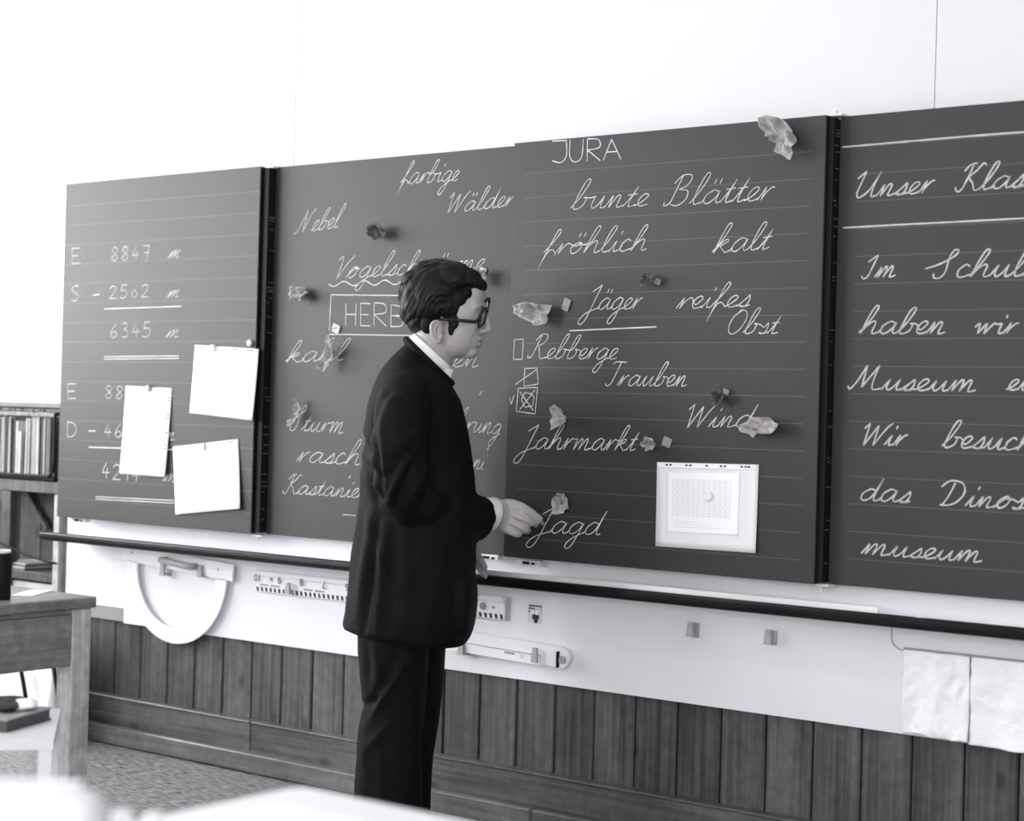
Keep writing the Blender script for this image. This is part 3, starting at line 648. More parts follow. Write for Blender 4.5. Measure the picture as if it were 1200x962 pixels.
# ------------------------------------------------------------------ dried leaves
def leaf(label, cx, cy, W, H, Y, seed, m=M_leaf, ang=0, dep=.035, tape=None, stem=None, lobes=3, jag=.16, fold=.6, outline=None):
    rnd = random.Random(seed); p = atY(cx, cy, Y); s_ = FPX/((p-CAM).dot(fw))
    sh = abs(atY(cx+10, cy, Y).x-p.x)/10; a = W/2*sh; b = H/2/s_
    t = thing('dried_leaf', label, 'leaf', (p.x, Y, p.z-b), 'dried leaves taped to the blackboards')
    N_, Rn = 34, 8; ca, sa = math.cos(ang), math.sin(ang); vs = []; off = Vector((rnd.random()*50, rnd.random()*50, seed))
    if outline:
        cx, cy = sum(q[0] for q in outline)/len(outline), sum(q[1] for q in outline)/len(outline); a = b = 1
        OP = [atY(x_, y_, Y) for x_, y_ in outline]; p = atY(cx, cy, Y); ca, sa = 1, 0
        seg_ = [math.hypot(OP[i].x-OP[i-1].x, OP[i].z-OP[i-1].z) for i in range(len(OP))]; tot_ = sum(seg_)
        bd = []; sz_ = max(math.hypot(q.x-p.x, q.z-p.z) for q in OP)
        for i in range(N_):
            L_ = tot_*i/N_; k = 0
            while L_ > seg_[(k+1) % len(OP)]: L_ -= seg_[(k+1) % len(OP)]; k += 1
            A_, B_ = OP[k % len(OP)], OP[(k+1) % len(OP)]; u = L_/max(1e-9, seg_[(k+1) % len(OP)]); q = A_.lerp(B_, u); bd.append((q.x-p.x, q.z-p.z))
    for j in range(Rn+1):
        rr_ = j/Rn
        for i in range(N_):
            th = 2*math.pi*i/N_
            ol = 1+jag*3.0*noise.noise(Vector((math.cos(th)*1.6, math.sin(th)*1.6, seed*3.1)))+.025*math.sin(th*9+seed*2)*rr_
            u = rr_*ol*math.cos(th); v = rr_*ol*math.sin(th)
            X = a*(u*ca-v*sa); Z = b*(u*sa+v*ca)
            if outline: X, Z = bd[i][0]*rr_, bd[i][1]*rr_; u, v = X/sz_, Z/sz_
            cur = fold*abs(v)*.55+.25*rr_**2
            crump = .5*noise.noise(Vector((u*1.7, v*1.7, 0))+off)+.28*noise.noise(Vector((u*5, v*5, 3))+off)+.18*(1-abs(math.sin((u*2+v)*4.2)))
            dpt = dep*(.25+cur+crump*1.0)
            vs.append(Vector((p.x+X*(1-.12*cur), Y-.003-max(0, dpt), p.z+Z)))
    F = []
    for j in range(Rn):
        for i in range(N_):
            k = (i+1) % N_
            if j == 0: F.append((i, N_+i, N_+k))
            else: F.append((j*N_+i, (j+1)*N_+i, (j+1)*N_+k, j*N_+k))
    o = MB().add(vs, F).build('leaf_blade', m, t, smooth=True)
    sd = o.modifiers.new('s', 'SOLIDIFY'); sd.thickness = .0012
    # midrib and veins
    g = MB(); mid = [vs[j*N_+0]+Vector((0, -.001, 0)) for j in range(Rn, 0, -1)]+[vs[j*N_+N_//2]+Vector((0, -.001, 0)) for j in range(1, Rn+1)]
    g.tube(mid, .0011, 5)
    for i in (4, 8, 12, 21, 25, 30): g.tube([vs[j*N_+i]+Vector((0, -.0008, 0)) for j in range(1, Rn)], .0006, 4)
    g.build('leaf_vein', M_stem if m is M_leafd else M_leafv, t)
    if stem:
        e = atY(stem[0], stem[1], Y-.008); g = MB(); a_ = vs[Rn*N_+(0 if stem[0] > cx else N_//2)]
        g.tube([a_, a_.lerp(e, .5)+Vector((0, -.004, .004)), e], .0011, 5); g.build('leaf_stem', M_stem, t)
    if tape:
        for tx, ty, tw, th_ in tape:
            q = atY(tx, ty, Y-.001); w_ = tw*sh/2; h_ = th_/s_/2; R_ = Matrix.Rotation(.35, 3, 'Y')
            MB().box((q.x-w_, Y-.0035, q.z-h_), (q.x+w_, Y-.0025, q.z+h_), R_, q).build('tape_strip', M_tape, t)
M_leafv = mat('leaf_vein_light', .24, .7)
leaf('large drooping dried leaf at the top right corner of the ruled middle blackboard', 921, 164, 44, 46, YF, 3, dep=.05, outline=[(895, 145), (902, 140), (910, 138.5), (925, 142), (931, 149), (937, 158), (942, 170), (937, 173), (937, 190), (930, 188), (923, 182), (916.5, 181), (915, 168), (908, 167), (909, 158), (904, 163), (896, 153)])
leaf('small crumpled leaf between the words above the middle board centre', 763, 328, 17, 17, YF, 5, M_leafd, dep=.03, tape=[(771, 330, 7, 7)])
leaf('wide folded dried leaf with tape, left of the word with the underline', 628, 368, 48, 27, YF, 8, M_leaf, dep=.045, outline=[(604, 359), (610, 357), (622, 355), (640, 357), (652, 358), (649, 369), (647, 380), (637, 383), (630, 378), (616, 371), (607, 366)], tape=[(664, 357, 8, 14)], stem=(660, 360))
leaf('pale half-hidden curl of leaf beside the man\'s forehead', 570, 325, 14, 22, YR, 31, dep=.04, tape=[(566, 318, 8, 9)])
leaf('small dark narrow leaf right of the word Trauben', 846, 465, 15, 23, YF, 12, M_leafd, ang=.3, dep=.03, tape=[(851, 459, 7, 6)])
leaf('long pale rolled leaf at the end of the word Wind', 897, 500, 48, 22, YF, 14, dep=.05, outline=[(868, 500), (880, 495), (884, 490), (893, 489), (910, 489), (915, 494), (920, 497), (919, 504), (910, 509), (893, 508), (888, 514), (884, 509), (876, 506)], stem=(926, 512))
leaf('upright pale leaf above the word Jahrmarkt', 660, 489, 18, 30, YF, 17, dep=.035, outline=[(652, 477), (658, 474), (663, 479), (671, 488), (668, 496), (660, 500), (653, 505), (652, 496), (650, 488)])
leaf('tiny curled leaf with tape at the end of the word Jahrmarkt', 766, 521, 17, 16, YF, 19, dep=.03, ang=.5, tape=[(782, 518, 10, 11)])
leaf('small dull leaf just above the word being written', 661, 590, 18, 24, YF, 22, ang=-.5, dep=.022, m=M_leaf, stem=(659, 602))
leaf('dark tightly curled leaf above the word with the wavy underline', 448, 274, 20, 21, YR, 24, M_leafd, dep=.035, fold=.9)
leaf('small crumpled leaf left of the boxed word', 356, 344, 20, 18, YR, 26, dep=.035, stem=(364, 358))
leaf('long twisted dark leaf hanging over the corner of the chalk box', 391, 414, 17, 42, YR, 28, M_leaf, dep=.045, outline=[(394, 392), (398, 396), (400, 408), (397, 420), (394, 430), (391, 437), (383, 434), (385, 424), (387, 412), (392, 402)], stem=(395, 384), tape=[(394, 385, 9, 10)])
leaf('narrow twisted leaf at the start of the word Sturm', 352, 485, 11, 32, YR, 30, dep=.035, outline=[(353, 468), (357, 467), (358, 476), (356, 488), (350, 500), (344, 500), (348, 488), (351, 478)])

# ------------------------------------------------------------------ drawing tools on the white panel
YP = .05
def hook(label, px, py, h=17, depth=.035, w_=.022):
    p = atY(px, py, YP-depth/2); z = p.z; s_ = FPX/((p-CAM).dot(fw)); hh = h/s_
    t = thing('wall_hook', label, 'hook', (p.x, YP, z-hh/2), 'grey plastic hooks on the white panel')
    g = MB(); a, b = p.x-w_/2, p.x+w_/2; k = .004
    g.add([(a+k, YP-depth, z+hh/2), (b-k, YP-depth, z+hh/2), (b, YP-depth-.002, z-hh/2), (a, YP-depth-.002, z-hh/2), (a+k, YP-depth+.008, z+hh/2), (b-k, YP-depth+.008, z+hh/2), (b, YP-depth+.008, z-hh/2), (a, YP-depth+.008, z-hh/2)],
          [(0, 1, 2, 3), (4, 7, 6, 5), (0, 4, 5, 1), (3, 2, 6, 7), (1, 5, 6, 2), (0, 3, 7, 4)]); g.build('hook_lip', M_greyplastic, t)
    MB().bbox((a+.002, YP-depth+.006, z-hh/2), (b-.002, YP, z-hh/2+.008), .001).build('hook_arm', M_greyplastic, t)
    MB().bbox((a, YP-.004, z-hh/2-.004), (b, YP, z+hh/2-.004), .001).build('hook_plate', M_greyplastic, t)
hook('left of the two empty grey hooks on the white panel', 812, 737); hook('right of the two empty grey hooks on the white panel', 903, 746)
hook('left hook under the white protractor handle', 194, 667, 14); hook('right hook under the white protractor bar', 238, 669, 14)
hook('grey hook under the metre ruler', 341, 689, 13)
hook('left hook carrying the board compass', 544, 759, 15); hook('right hook carrying the board compass', 630, 767, 17)
# protractor
YT = .028
pc = atY(211, 664, YT); R_o = .235
tl = atY(144, 643, YT); trr = atY(273, 664, YT); bl = atY(143, 655, YT); brr = atY(272, 681, YT)
cen = (bl+brr)/2; ux = (brr-bl).normalized(); uz = Vector((-ux.z, 0, ux.x))
bot = atY(207, 755, YT); R_o = abs((bot-cen).dot(uz))
pro = thing('protractor', 'large white board protractor with a grip hanging on the white panel', 'protractor', (cen.x, YT, bot.z))
hw = min(abs((brr-bl).length/2), .29)
out = []; inn = []
R_x = (atY(266.5, 690, YT)-atY(150.5, 665, YT)).length/2
for i in range(41):
    t = math.pi*i/40
    out.append(cen+ux*(R_x*math.cos(t))-uz*(R_o*math.sin(t))); inn.append(cen+ux*((R_x-.052)*math.cos(t))-uz*((R_o-.052)*math.sin(t)))
mb = MB(); n = 41; th = Vector((0, .008, 0))
vs = out+inn+[p+th for p in out]+[p+th for p in inn]; F = []
for i in range(n-1):
    F += [(i, i+1, n+i+1, n+i), (2*n+i, 3*n+i, 3*n+i+1, 2*n+i+1), (i, 2*n+i, 2*n+i+1, i+1), (n+i, n+i+1, 3*n+i+1, 3*n+i)]
F += [(0, n, 3*n, 2*n), (n-1, 3*n-1, 4*n-1, 2*n-1)]
mb.add(vs, F).build('degree_arc', M_plastic, pro)
MB().prism([cen-ux*hw+uz*.055, cen+ux*hw+uz*.055, cen+ux*hw-uz*.002, cen-ux*hw-uz*.002], (0, .008, 0)).build('straight_bar', M_plastic, pro)
g = MB()
for i in range(37):
    t = math.pi*i/36; a_ = cen+ux*((R_x-.012)*math.cos(t))-uz*((R_o-.012)*math.sin(t))+Vector((0, -.0006, 0)); b_ = cen+ux*((R_x-(.026 if i % 2 else .032))*math.cos(t))-uz*((R_o-(.026 if i % 2 else .032))*math.sin(t))+Vector((0, -.0006, 0))
    g.tube([a_, b_], .0006, 4)
g.build('degree_mark', M_print, pro, kind='stuff')
g = MB()
for u in (-hw+.05, hw-.07): q = cen+ux*u+uz*.03; g.tube([q+Vector((0, -.001, 0)), q+Vector((0, .004, 0))], .004, 10)
g.build('rivet', M_midprint, pro)
ha = atY(188, 656, YT-.03); hb = atY(223, 664, YT-.03)
g = MB(); g.tube([ha+Vector((0, .03, 0)), ha+Vector((0, .012, 0)), ha, ha.lerp(hb, .15)+Vector((0, -.003, 0)), ha.lerp(hb, .5)+Vector((0, -.004, 0)), ha.lerp(hb, .85)+Vector((0, -.003, 0)), hb, hb+Vector((0, .012, 0)), hb+Vector((0, .03, 0))], [.009, .009, .010, .010, .010, .010, .010, .009, .009], 12, flat=1.15)
g.build('grip', M_greyplastic, pro, smooth=True)
# metre ruler
Yr = .036
ra = atY(300, 667.5, Yr); re = atY(591, 700, Yr); rb = atY(300.5, 690.5, Yr)
zt_, zb_ = .672, .603
xl_, xr_ = ra.x-.004, re.x+.002
rul = thing('metre_ruler', 'white one metre board ruler hanging upside down with striped edge', 'ruler', (xl_, Yr, zb_))
zt_ = (ra.z+atY(560, 696.5, Yr).z)/2; zb_ = zt_-.070
MB().bbox((xl_, Yr, zb_), (xr_, YP-.003, zt_), .0015).build('ruler_body', M_plastic, rul)
MB().bbox((xl_, Yr-.006, zt_-.018), (xr_, Yr, zt_-.0), .003).build('ruler_rib', M_plastic, rul)
g = MB(); x_ = xr_-.014
while x_ > xl_+.01:
    g.add([(x_, Yr-.0006, zb_+.003), (x_+.010, Yr-.0006, zb_+.003), (x_+.007, Yr-.0006, zb_+.017), (x_-.003, Yr-.0006, zb_+.017)], [(0, 1, 2, 3)]); x_ -= .02
g.build('centimetre_stripes', M_black, rul, kind='stuff')
g = MB()
for k_ in range(1, 11, 2):
    X = xr_-.026-.1*k_
    if k_ in (1, 3, 5, 7, 9): g.box((X-.095, Yr-.0006, zb_+.021), (X-.055, Yr, zb_+.027)); g.box((X-.045, Yr-.0006, zb_+.021), (X-.003, Yr, zb_+.027))
g.build('decimetre_bar', M_midprint, rul, kind='stuff')
def textobj(s_, size, loc, m, parent, rot=(math.pi/2, 0, 0), name='numeral', ext=.0002):
    cu = bpy.data.curves.new(name, 'FONT'); cu.body = s_; cu.size = size; cu.extrude = ext; cu.align_x = 'CENTER'; cu.align_y = 'CENTER'
    cu.materials.append(m); t_ = bpy.data.objects.new(name, cu); C.objects.link(t_); dg = bpy.context.evaluated_depsgraph_get(); dg.update(); me = bpy.data.meshes.new_from_object(t_.evaluated_get(dg)); bpy.data.objects.remove(t_); me.name = name
    o = bpy.data.objects.new(name, me); C.objects.link(o); o.location = loc; o.rotation_euler = rot
    if parent is not None: o.parent = parent; o.matrix_parent_inverse = Matrix.Translation(-parent.location)
    return o
for k_ in range(1, 11):
    X = xr_-.026-.1*k_
    textobj(str(k_), .034, (X-.004, Yr-.0065 if 0 else Yr-.0068, zt_-.013) if 0 else (X, Yr-.0066, zt_-.022), M_black, rul, (math.pi/2, math.pi, 0))
g = MB(); q = atY(566, 710, Yr)
g.tube([(q.x, Yr-.003, q.z), (q.x, Yr+.002, q.z)], .011, 16); g.build('hanging_hole', M_midprint, rul)
g = MB(); q = atY(318, 679, Yr); g.tube([(q.x, Yr-.003, q.z), (q.x, Yr+.002, q.z)], .006, 12); q = atY(572, 711, Yr); g.tube([(q.x+.02, Yr-.002, q.z), (q.x+.02, Yr+.001, q.z)], .004, 10); g.build('rivet', M_midprint, rul)
# board compass: long bar with round end, inner arm, wing nut
Yc = .030
e1 = atY(657, 770.5, Yc); e0 = atY(520, 747, Yc); ax = (e1-e0).normalized(); ay = Vector((-ax.z, 0, ax.x))
com = thing('board_compass', 'white board compass with a rounded end resting on two hooks', 'compass', (e0.x, Yc, e1.z))
hh = .030; Lb = (e1-e0).length
poly = [e0+ay*hh, e0-ay*hh]+[e1+ax*(hh*math.cos(t))+ay*(hh*math.sin(t)) for t in [-math.pi/2+math.pi*i/12 for i in range(13)]]
MB().prism(poly, (0, .014, 0)).build('outer_arm', M_plastic, com)
i0 = atY(520, 755, Yc-.008); i1 = atY(632, 774, Yc-.008); a2 = (i1-i0).normalized(); b2 = Vector((-a2.z, 0, a2.x))
MB().prism([i0+b2*.014, i0-b2*.014, i1-b2*.014, i1+b2*.012-a2*.0], (0, .008, 0)).build('inner_arm', M_plastic, com)
MB().tube([i0+b2*.0155, i1+b2*.0145, i1+b2*.006+a2*.003], .0012, 5).build('arm_gap', M_midprint, com)
q = atY(597, 765, Yc-.0085); MB().prism([q-a2*.018+b2*.003, q-a2*.018-b2*.003, q+a2*.018-b2*.003, q+a2*.018+b2*.003], (0, -.001, 0)).build('slot', M_midprint, com)
q = atY(611.5, 769, Yc-.0085); MB().ring([q-a2*.008+b2*.006, q+a2*.008+b2*.006, q-b2*.007], [q-a2*.005+b2*.0042, q+a2*.005+b2*.0042, q-b2*.0045], (0, -.001, 0)).build('triangle_mark', M_print, com)
q = atY(656, 773, Yc-.006); g = MB(); g.tube([q+Vector((.008, .006, 0)), q+Vector((.008, -.006, 0))], .011, 14)
g.build('wing_nut', M_greyplastic, com)
g = MB(); g.box((q.x-.005, q.y-.012, q.z-.022), (q.x, q.y-.002, q.z+.024)); g.build('screw', M_dark, com)
# sticker: two lines of small print and a dark roundish motif (plain stand-in)
a = atY(619, 708, YP-.001); b = atY(634, 731, YP-.001)
stk = thing('sticker', 'small square sticker with tiny print above a dark blob on the white panel', 'sticker', ((a.x+b.x)/2, YP, b.z))
MB().box((a.x, YP-.001, b.z), (b.x, YP, a.z)).build('sticker_base', mat('sticker_paper', (.62, .61, .64), .5), stk)
g = MB(); W_ = b.x-a.x; rnd = random.Random(4)
for ln_, (u0_, u1_) in enumerate(((.08, 1), (.05, .45), (.02, .75))):
    u = u0_
    while u < u1_: w2 = rnd.uniform(.06, .13); g.box((a.x+u*W_, YP-.0016, a.z-.005-.0085*ln_), (a.x+(u+w2)*W_, YP-.001, a.z-.0005-.0085*ln_)); u += w2+.03
g.build('small_print', M_black, stk, kind='stuff')
g = MB(); cx_ = a.x+.58*W_
g.ellip((cx_, YP-.0014, b.z+.018), ((.013, 0, 0), (0, .0008, 0), (0, 0, .010))); g.ellip((cx_+.001, YP-.0014, b.z+.006), ((.007, 0, 0), (0, .0008, 0), (0, 0, .006))); g.build('dark_motif', M_black, stk)
g = MB(); g.ellip((cx_-.012, YP-.0016, b.z+.032), ((.008, 0, 0), (0, .0008, 0), (0, 0, .007))); g.ellip((cx_+.004, YP-.0016, b.z+.031), ((.007, 0, 0), (0, .0009, 0), (0, 0, .008))); g.build('light_motif', M_plastic, stk)
# cloths at the right
def cloth(label, pa, pb, ztop, zbot, seed, group=None):
    a = atY(*pa, .03).x; b = atY(*pb, .03).x; N_, R_ = 40, 40; vs = []
    for j in range(R_+1):
        v = j/R_
        for i in range(N_+1):
            u = i/N_; x_ = a+(b-a)*u; z_ = ztop+(zbot-ztop)*v+(.006*noise.noise(Vector((u*5, seed, 0))))*v-.004*abs(math.sin(u*3+seed))*v
            y_ = .030-.012*noise.noise(Vector((u*3.2, v*2.2, seed)))*(.3+v)-.004*math.sin(u*11+seed+v*1.3)*(.4+.6*v)-.005*noise.noise(Vector((u*9, v*8, seed)))
            vs.append((x_, y_, z_))
    F = [(j*(N_+1)+i, j*(N_+1)+i+1, (j+1)*(N_+1)+i+1, (j+1)*(N_+1)+i) for j in range(R_) for i in range(N_)]
    o = MB().add(vs, F).build('cloth', M_cloth, smooth=True); sd = o.modifiers.new('s', 'SOLIDIFY'); sd.thickness = .003
    return tag(o, label, 'cloth')
zt1 = atY(1060, 761, .03).z; zb1 = atY(1060, 858, .03).z
cloth('left of two white cloths hanging at the right end of the white panel', (1059, 800), (1137, 800), zt1, zb1, 2.3)
cloth('right of two white cloths hanging at the right end of the white panel', (1138, 800), (1262, 800), zt1, zb1-.005, 7.1)
rd = atY(1060, 760, .03)
tag(MB().tube([(rd.x-.004, .036, zt1+.001), (rd.x+.66, .036, zt1+.001)], .004, 8).build('towel_rod', M_midprint), 'thin grey rod carrying the two white cloths', 'rod')

# ================================================================== LEFT CORNER: poster, shelf, files
a = atY(-40, 347, yb-.002); b = atY(47, 451, yb-.002)
ps = thing('poster', 'pale printed poster on the wall left of the blackboards', 'poster', ((a.x+b.x)/2, yb, b.z))
c0 = atY(58, 344, yb).x; zt0 = atY(47, 343, yb).z; zb0 = atY(47, 455, yb).z
MB().box((a.x-.05, yb-.004, zb0), (c0, yb, zt0)).build('poster_sheet', M_paper, ps)
M_pp = mat('pale_poster_ink', (.66, .66, .70), .8, nz=.14, scale=6)
MB().box((a.x, yb-.0045, b.z), (b.x, yb-.0038, a.z)).build('printed_picture', M_pp, ps)
g = MB()
q = atY(1, 389, yb-.006)
for R1, R2, mm_, nm in ((.075, .058, M_paper, 'pale_arc'), (.058, .050, M_midprint, 'grey_arc')):
    n_ = 24; o_ = [(q.x-.03+R1*math.cos(math.pi*i/n_), yb-.006, q.z-.03+R1*math.sin(math.pi*i/n_)) for i in range(n_+1)]; i_ = [(q.x-.03+R2*math.cos(math.pi*i/n_), yb-.006, q.z-.03+R2*math.sin(math.pi*i/n_)) for i in range(n_+1)]
    MB().add(o_+i_, [(i, i+1, n_+2+i, n_+1+i) for i in range(n_)]).build(nm, mm_, ps)
rr_ = atY(43, 405, yb-.0055); MB().box((a.x, yb-.0055, atY(40, 426, yb).z), (rr_.x-.02, yb-.0046, atY(40, 406, yb).z)).build('pale_band', M_paper, ps)
MB().box((a.x, yb-.0055, atY(40, 440, yb).z), (b.x, yb-.0046, atY(40, 437, yb).z)).build('pale_band', M_paper, ps)
for k_ in range(6):
    u = atY(4+k_*7, 431, yb); MB().box((u.x, yb-.0057, u.z-.008-.006*(k_ % 3)), (u.x+.018, yb-.0046, u.z+.008)).build('print_detail', M_pp if k_ % 2 else M_print, ps)

YS = .03
def sx(px, Y=YS, py=560): return atY(px, py, Y).x
def sz(py, Y=YS, px=40): return atY(px, py, Y).z
sh = thing('wooden_shelf', 'wooden shelf unit against the wall left of the blackboards', 'shelf', (sx(40), 0, 0))
X0, XR = sx(-60), sx(68.5, py=640)
pw = .032
MB().bbox((XR-pw, YS, 0), (XR, .262, sz(578)), .002).build('post', M_deskleg, sh, label='pale right post')
MB().bbox((sx(13)-.05, YS, 0), (sx(13), YS+.04, sz(578)), .002).build('post', M_shelf, sh)
MB().bbox((X0, YS, sz(577)), (XR, .262, sz(563)), .002).build('shelf_board', M_shelf, sh)
MB().bbox((X0, YS+.01, sz(681)), (XR-pw, .262, sz(671)), .002).build('shelf_board', M_shelf, sh)
MB().bbox((X0, YS+.02, sz(720)), (XR-pw-.008, YS+.04, sz(684)), .002).build('drawer_front', M_fold_w, sh)
MB().tube([(atY(30, 578, .25).x, .25, sz(578)), (atY(56, 628, .25).x, .25, sz(626))], .012, 6).build('diagonal_brace', M_shelf, sh)
cb = MB().tube([(sx(2), YS+.0, sz(640)), (sx(18), YS-.004, sz(645)), (sx(34), YS-.006, sz(651)), (sx(52), YS-.006, sz(655)), (sx(70), YS-.006, sz(657))], .004, 6).build('cable', M_dark, smooth=True)
tag(cb, 'black cable sagging across the open shelf', 'cable')
rk = thing('file_rack', 'dark wire file rack on top of the wooden shelf', 'rack', (sx(30), YS, sz(562)))
zr0, zr1 = sz(561), sz(484)
g = MB(); X1r = sx(67, py=520)
g.tube([(X0, YS-.012, zr0+.012), (X1r-.03, YS-.012, zr0+.012), (X1r-.008, YS-.012, zr0+.03), (X1r, YS-.012, zr0+.07), (X1r, YS-.012, zr1)], .006, 8)
g.tube([(X1r, YS-.012, zr1), (X1r, .24, zr1)], .006, 8); g.tube([(X0, .24, zr1), (X1r, .24, zr1)], .006, 8); g.build('wire_frame', M_dark, rk)
MB().bbox((X0, YS-.014, zr1-.012), (X1r, YS-.004, zr1+.004), .002).build('top_bar', mat('worn_bar', .12, .5, nz=.9, scale=80), rk)
MB().box((X0, YS-.01, zr0-.0), (X1r, .245, zr0+.006)).build('rack_floor', M_dark, rk)
MB().box((X0, .245, zr0), (X1r, .25, zr1)).build('rack_back', M_dark, rk)
rnd = random.Random(11); xx = X1r-.022; i = 0
while xx > sx(-8):
    wd = rnd.choice((.006, .008, .011, .014)); tn = rnd.random(); mm_ = M_fold_w if tn < .5 else M_fold_g if tn < .72 else M_fold_d
    top_ = zr1-.012-rnd.uniform(0, .02) if rnd.random() > .15 else zr1-.07; lean = rnd.uniform(-.008, .010)
    R_ = Matrix.Rotation(lean, 3, 'Y'); o = MB().box((xx-wd, YS-.002+rnd.uniform(0, .01), zr0+.008), (xx, .235, top_), R_, (xx, 0, zr0)).build('document_folder', mm_)
    nm = {id(M_fold_w): 'pale', id(M_fold_g): 'grey', id(M_fold_d): 'dark'}[id(mm_)]
    tag(o, 'thin %s folder standing upright in the dark file rack' % nm, 'folder', nm+' folders in the file rack'); xx -= wd+rnd.uniform(.004, .009); i += 1
fz = MB(); rnd = random.Random(3)
for k_ in range(14):
    X = X0+(X1r-X0)*(.15+.85*rnd.random()); fz.tube([(X, YS, zr1+.003), (X+rnd.uniform(-.01, .01), YS+.01, zr1+rnd.uniform(.006, .02))], .003, 5)
fz.build('torn_label', M_fold_g, rk, kind='stuff')
st_ = thing('paper_stack', 'small stack of papers on the lower shelf behind the black container', 'papers', (sx(18), -.02, sz(671)))
for k_ in range(4): MB().box((sx(2), YS+.012+.003*k_, sz(671)+.0005+.007*k_), (sx(28)-.004*(k_ % 2), .2, sz(671)+.0065+.007*k_)).build('paper_bundle', M_fold_w if k_ % 2 else M_fold_g, st_)

# ================================================================== TEACHER'S DESK
DZ = .73
dc = atZ(114, 699, DZ)         # wall-side right corner
DX, DY = dc.x, dc.y; DL = 1.5; DW = .75
dk = thing('wooden_desk', 'wooden desk with square legs at the left edge', 'desk', (DX-DW/2, DY-DL/2, 0))
MB().bbox((DX-DW, DY-DL, DZ-.027), (DX, DY, DZ), .003).build('desk_top', M_desk, dk)
MB().bbox((DX-DW+.012, DY-DL+.012, DZ-.040), (DX-.010, DY-.012, DZ-.027), .002).build('under_frame', M_desk, dk)
lg = .058
for (ax_, ay_) in ((DX-.006-lg, DY-.010-lg), (DX-.006-lg, DY-DL+.01), (DX-DW+.006, DY-.010-lg), (DX-DW+.006, DY-DL+.01)):
    MB().bbox((ax_, ay_, 0), (ax_+lg, ay_+lg, DZ-.0275), .003).build('leg', M_deskleg, dk)
MB().bbox((DX-.030, DY-DL+.068, DZ-.165), (DX-.0065, DY-.069, DZ-.0405), .002).build('apron', M_desk, dk)
MB().bbox((DX-DW+.064, DY-.030, DZ-.13), (DX-.065, DY-.010, DZ-.0405), .002).build('apron', M_desk, dk)
# can and papers on the desk
q = atZ(-2, 702, DZ); rcan = 14/ (FPX/((q-CAM).dot(fw)))
cn = thing('black_container', 'matt black cylindrical container standing on the desk', 'container', q)
hcan = .118; R_ = []
for z_, r_ in ((0, .94), (.004, 1), (hcan-.012, 1), (hcan-.006, .93), (hcan-.004, .9), (hcan-.012, .86), (.02, .84)):
    R_.append([(q.x+rcan*r_*math.cos(2*math.pi*i/28), q.y+rcan*r_*math.sin(2*math.pi*i/28), DZ+z_) for i in range(28)])
MB().loft(R_).build('container_wall', M_dark, cn, smooth=True)
MB().loft([[(q.x+rcan*r_*math.cos(2*math.pi*i/28), q.y+rcan*r_*math.sin(2*math.pi*i/28), DZ+z_) for i in range(28)] for z_, r_ in ((hcan-.008, .93), (hcan-.002, .96), (hcan, .9), (hcan-.003, .84))], cap=False).build('rim', M_metal, cn, smooth=True)
pa = [atZ(13, 698, DZ+.0006), atZ(37, 699, DZ+.0006), atZ(61, 692.5, DZ+.0006), atZ(36, 691.5, DZ+.0006)]
tag(MB().prism(pa, (0, 0, .0015)).build('paper_sheet', M_paper), 'white sheet lying on the desk beside the black container', 'paper')
# white bag with black handles, standing by the wall
bgp = atZ(40, 869, 0)
bg = thing('carrier_bag', 'white carrier bag with black cord handles standing under the desk by the wall', 'bag', bgp)
bx1 = atZ(78, 872, 0).x; Yb = bgp.y; rings = []
for k_ in range(11):
    v = k_/10; ring_ = []
    for i in range(32):
        t = 2*math.pi*i/32; cs, sn = math.cos(t), math.sin(t)
        X = math.copysign(abs(cs)**.35, cs)*(.24+.008*math.sin(v*9+i)); Y_ = math.copysign(abs(sn)**.45, sn)*(.075-.03*v)
        ring_.append((bx1-.245+X+.006*noise.noise(Vector((i*.4, v*5, 1))), Yb+.04+Y_+.012*noise.noise(Vector((cs*3, v*4, sn))), .004+.40*v))
    rings.append(ring_)
MB().loft(rings).build('bag_body', M_cloth, bg, smooth=True)
for px_, l_ in ((23, 45), (62, 52)):
    s0 = atY(px_, 778, Yb-.05); s1 = atY(px_+6, 778+l_*.55, Yb-.052); s2 = atY(px_+8, 778+l_, Yb-.050)
    MB().tube([s0, s0.lerp(s1, .4)+Vector((.004, -.004, 0)), s1+Vector((0, -.004, 0)), s2, s2+Vector((.002, .004, -.03))], .008, 8).build('cord_handle', M_dark, bg, smooth=True, label='black cord handle')

# white stool with box, cloth and paper
SZ = .50
A_ = atZ(63, 866, SZ); B_ = atZ(71.6, 830, SZ)
vy = (B_-A_); LY = vy.length; vy.normalize(); vx = Vector((vy.y, -vy.x, 0))
so = thing('white_stool', 'white square stool at the left edge in front of the wooden desk', 'stool', (A_-vx*.2+vy*LY/2)*1.0)
so.location.z = 0
def SP(u, v, z): q = A_-vx*u+vy*v; return Vector((q.x, q.y, z))
MB().prism([SP(0, 0, SZ), SP(.42, 0, SZ), SP(.42, LY, SZ), SP(0, LY, SZ)], (0, 0, -.022)).build('seat', M_plastic, so)
for u in (0.003, .387):
    for v in (.003, LY-.033): MB().prism([SP(u, v, SZ-.022), SP(u+.028, v, SZ-.022), SP(u+.028, v+.03, SZ-.022), SP(u, v+.03, SZ-.022)], (0, 0, -(SZ-.022))).build('leg', M_plastic, so)
bxp = [atZ(8, 859, SZ), atZ(60, 844, SZ)]
d_ = (bxp[1]-bxp[0]); d_.z = 0; d_.normalize(); e_ = Vector((-d_.y, d_.x, 0)); p0_ = bxp[0]; p1_ = bxp[1]
bkt = thing('grey_book', 'thick grey hardback book lying on the white stool', 'book', (p0_+p1_)/2)
